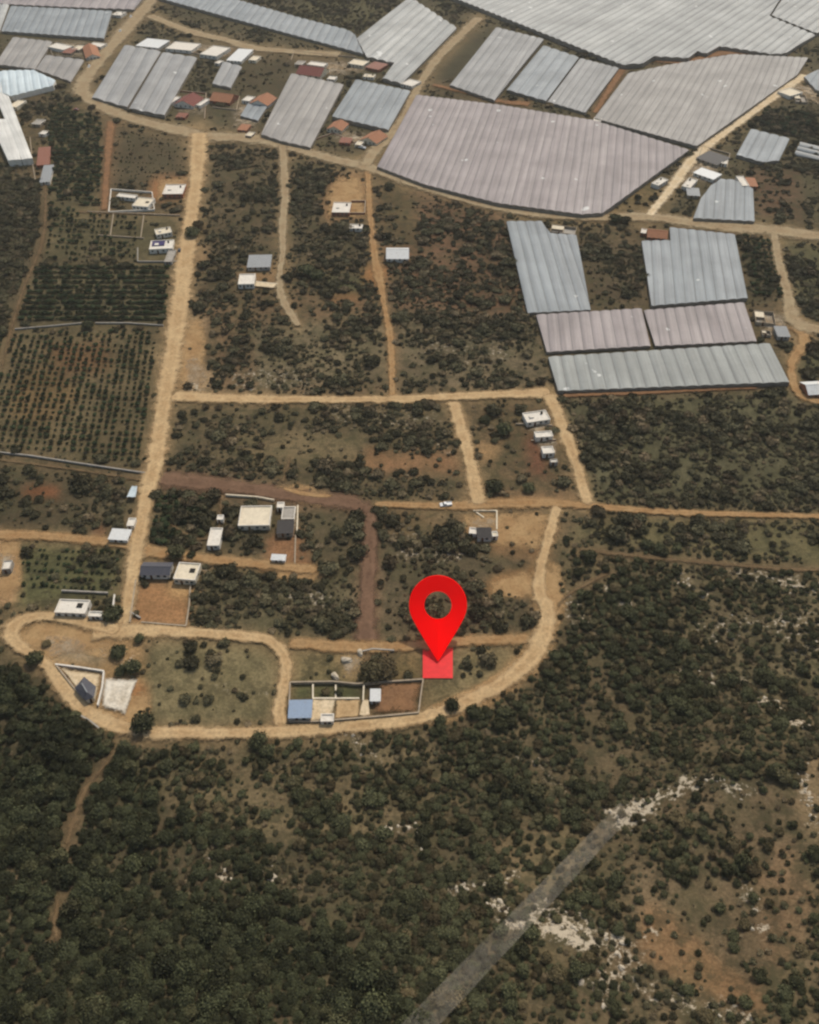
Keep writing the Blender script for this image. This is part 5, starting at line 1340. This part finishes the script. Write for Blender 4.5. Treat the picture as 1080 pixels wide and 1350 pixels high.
# single trees one can point to
for (uu, vv, s, lb) in [
    (235, 733, 1.5, 'dark round tree between the slate roofed house and the cream one, above both'),
    (253, 733, .8, 'small dark tree at the start of the orange track by the cream house'),
    (157, 862, 1.3, 'dark tree on bare ground at the left of three beside the white gravel'),
    (178, 884, 1.3, 'dark tree on the upper edge of the white gravel patch'),
    (184, 845, .8, 'small dark tree on the loop track above the white gravel'),
    (160, 888, 1.0, 'dark tree touching the white gravel patch at its top left'),
    (62, 850, .75, 'lone small tree on the bare ground above the triangular plot'),
    (47, 872, 1.3, 'dark tree at the forest edge beside the bend of the left loop track'),
    (190, 958, 1.7, 'dark tree where the trail leaves the loop track downhill'),
    (342, 980, 1.4, 'dark round tree on the lower verge of the loop road'),
    (652, 645, 1.7, 'dark round tree left of its twin above the crossing track'),
    (697, 646, 1.2, 'dark round tree in the plot below the row of white houses'),
    (490, 890, 2.0, 'big dark tree behind the compound wall, left one'),
    (508, 888, 1.9, 'big dark tree behind the compound wall, right one'),
    (255, 312, 2.1, 'dark spreading tree on the right verge of the wide road'),
    (262, 300, 1.7, 'dark tree behind the spreading one beside the wide road'),
    (405, 362, 2.2, 'dark tree in the scrub right of the small white house'),
    (420, 368, 1.8, 'dark tree beside a green patch right of the forked track'),
    (152, 812, 1.6, 'dark tree beside the wide road at the end of the small white shed'),
    (117, 432, 1.6, 'dark tree standing in the gap of the pale orchard wall'),
    (812, 293, 1.8, 'dark bushy tree on the lower verge of the road below the largest greenhouse'),
    (824, 294, 1.6, 'dark tree on the road verge near the foot of the pale diagonal road'),
    (640, 556, 1.2, 'dark low tree in the plot behind the slanting road, left of another'),
    (665, 570, 1.6, 'dark low tree near the middle of the fenced plot'),
    (596, 933, 1.1, 'dark round bush tree on the grass beside the compound wall'),
    (448, 915, .7, 'small dark tree on the compound lawn right of the partition'),
    (430, 914, .7, 'small dark tree on the compound lawn between the partitions')]:
    p = gp(uu, vv); put_tree(TREE, p.x, p.y, s, lb, 'single trees near tracks and houses')
o_all = size_order(hx_, hy_, hs)[:272]; big = np.zeros(len(hx_), bool); big[o_all] = True
for (mask, meshes, lb, gname, gr) in [(forest, FOREST, 'dense dark green tree crown packed among others on the lower left hillside', 'woodland', 'forest trees of the lower left slope'),
                                      (~forest, TREE, 'olive dark hillside tree among gaps of dry grass and pale rock', 'hill_scrub', 'scattered trees of the rocky right slope')]:
    xa, ya, sa = hx_[mask], hy_[mask], hs[mask]; nb = int(big[mask].sum()); od = size_order(xa, ya, sa); protos = []
    for k in od[:nb]: 
        c = put_tree(meshes, xa[k], ya[k], sa[k], lb, gr)
        if c.data not in [q_.data for q_ in protos]: protos.append(c)
    rest = od[nb:]
    stuff(gname, xa[rest], ya[rest], sa[rest], protos, 'mass of dark trees covering the lower left slope' if gname == 'woodland' else 'mass of smaller olive trees and scrub covering the right slope', 'woodland' if gname == 'woodland' else 'hill scrub')
def singles(name, meshes, xa, ya, sa, lb, cat, gr, sname, slabel):
    od = size_order(xa, ya, sa); protos = []
    for k in od[:300]:
        m_ = random.choice(meshes); o = bpy.data.objects.new(name, m_); C.objects.link(o); o.location = (xa[k], ya[k], hz(xa[k], ya[k]) - .05)
        o.rotation_euler.z = random.uniform(0, 6.28); o.scale = (sa[k], sa[k], sa[k] * random.uniform(.8, 1.2)); tag(o, lb, cat, gr)
        if m_ not in [q_.data for q_ in protos]: protos.append(o)
    rest = od[300:]
    stuff(sname, xa[rest], ya[rest], sa[rest], protos, slabel, cat)
singles('shrub', SHRUB, sx, sy, ss_, 'dusty dark green shrub on the dry ground between the dirt tracks', 'shrub', 'shrubs on the plain', 'scrub', 'thin scrub of small shrubs spread over the plain')
singles('orchard_bush', CROP, rows[:, 0], rows[:, 1], rows[:, 2], 'small green bush planted in a row of the fields left of the wide road', 'bush', 'planted bushes in rows', 'crop_rows', 'rows of green crop plants in the farther fields')

# pale limestone boulders along the outcrops
RM = []
for sd_ in range(4):
    r = np.random.default_rng(90 + sd_); bm = bmesh.new(); bmesh.ops.create_icosphere(bm, subdivisions=2, radius=1)
    for vv in bm.verts:
        d = vv.co.normalized(); k = 1 + .22 * math.sin(3.1 * d.x + 2 * sd_) * math.cos(2.7 * d.y + sd_) + r.uniform(-.13, .13)
        vv.co = Vector((d.x * k * 1.1, d.y * k * .85, d.z * k * .5))
    me = bpy.data.meshes.new('boulder'); bm.to_mesh(me); bm.free(); me.materials.append(M['rock']); RM.append(me)
cand = []
while len(cand) < 290:
    ln, w, amt = random.choice(ROCKS); k = random.randrange(len(ln) - 1); t = random.random()
    uu = ln[k][0] + (ln[k + 1][0] - ln[k][0]) * t + random.gauss(0, w * .5); vv = ln[k][1] + (ln[k + 1][1] - ln[k][1]) * t + random.gauss(0, w * .4)
    if random.random() > amt or not (0 < uu < 1080 and 0 < vv < 1350) or look(block, uu, vv): continue
    cand.append((uu, vv))
for (uu, vv) in cand:
    p = gp(uu, vv); s = min(1.0, random.lognormvariate(-1.05, .45))
    o = bpy.data.objects.new('boulder', random.choice(RM)); C.objects.link(o); o.location = (p.x, p.y, hz(p.x, p.y) + s * .05); o.rotation_euler = (random.uniform(-.3, .3), random.uniform(-.3, .3), random.uniform(0, 6.28)); o.scale = (s * random.uniform(.7, 1.5), s, s)
    tag(o, 'pale limestone boulder on a rocky outcrop of the hillside', 'boulder', 'pale limestone boulders')
for (uu, vv, s, lb) in [(475, 861, 1.2, 'white boulder at the end of the brown road, right of a second one'), (457, 871, 1.5, 'white boulder on the sandy ground behind the compound, left one'), (442, 892, 1.3, 'long white stone lying behind the compound wall')]:
    p = gp(uu, vv); o = bpy.data.objects.new('boulder', RM[1]); C.objects.link(o); o.location = (p.x, p.y, hz(p.x, p.y) + .3); o.scale = (s * 1.3, s, s * 1.3); o.rotation_euler.z = s * 4; tag(o, lb, 'boulder')
# thin dry haze over the plain
hm = bpy.data.materials.new('haze_air'); hm.use_nodes = True; t_ = hm.node_tree; t_.nodes.remove(t_.nodes['Principled BSDF'])
pv_ = t_.nodes.new('ShaderNodeVolumePrincipled'); pv_.inputs['Color'].default_value = (.95, .92, .86, 1); pv_.inputs['Density'].default_value = 0.00007; pv_.inputs['Anisotropy'].default_value = .2
t_.links.new(pv_.outputs[0], t_.nodes['Material Output'].inputs['Volume'])
hb = MB(); hb.box(-9000, 9000, -9000, 9000, -4, 246); hzo = hb.build('haze', hm); tag(hzo, kind='stuff')
bpy.context.view_layer.update()
print('objects', len(bpy.data.objects), 'hill trees', len(hx_), 'forest', int(forest.sum()), 'shrubs', len(sx), 'rows', len(rows))
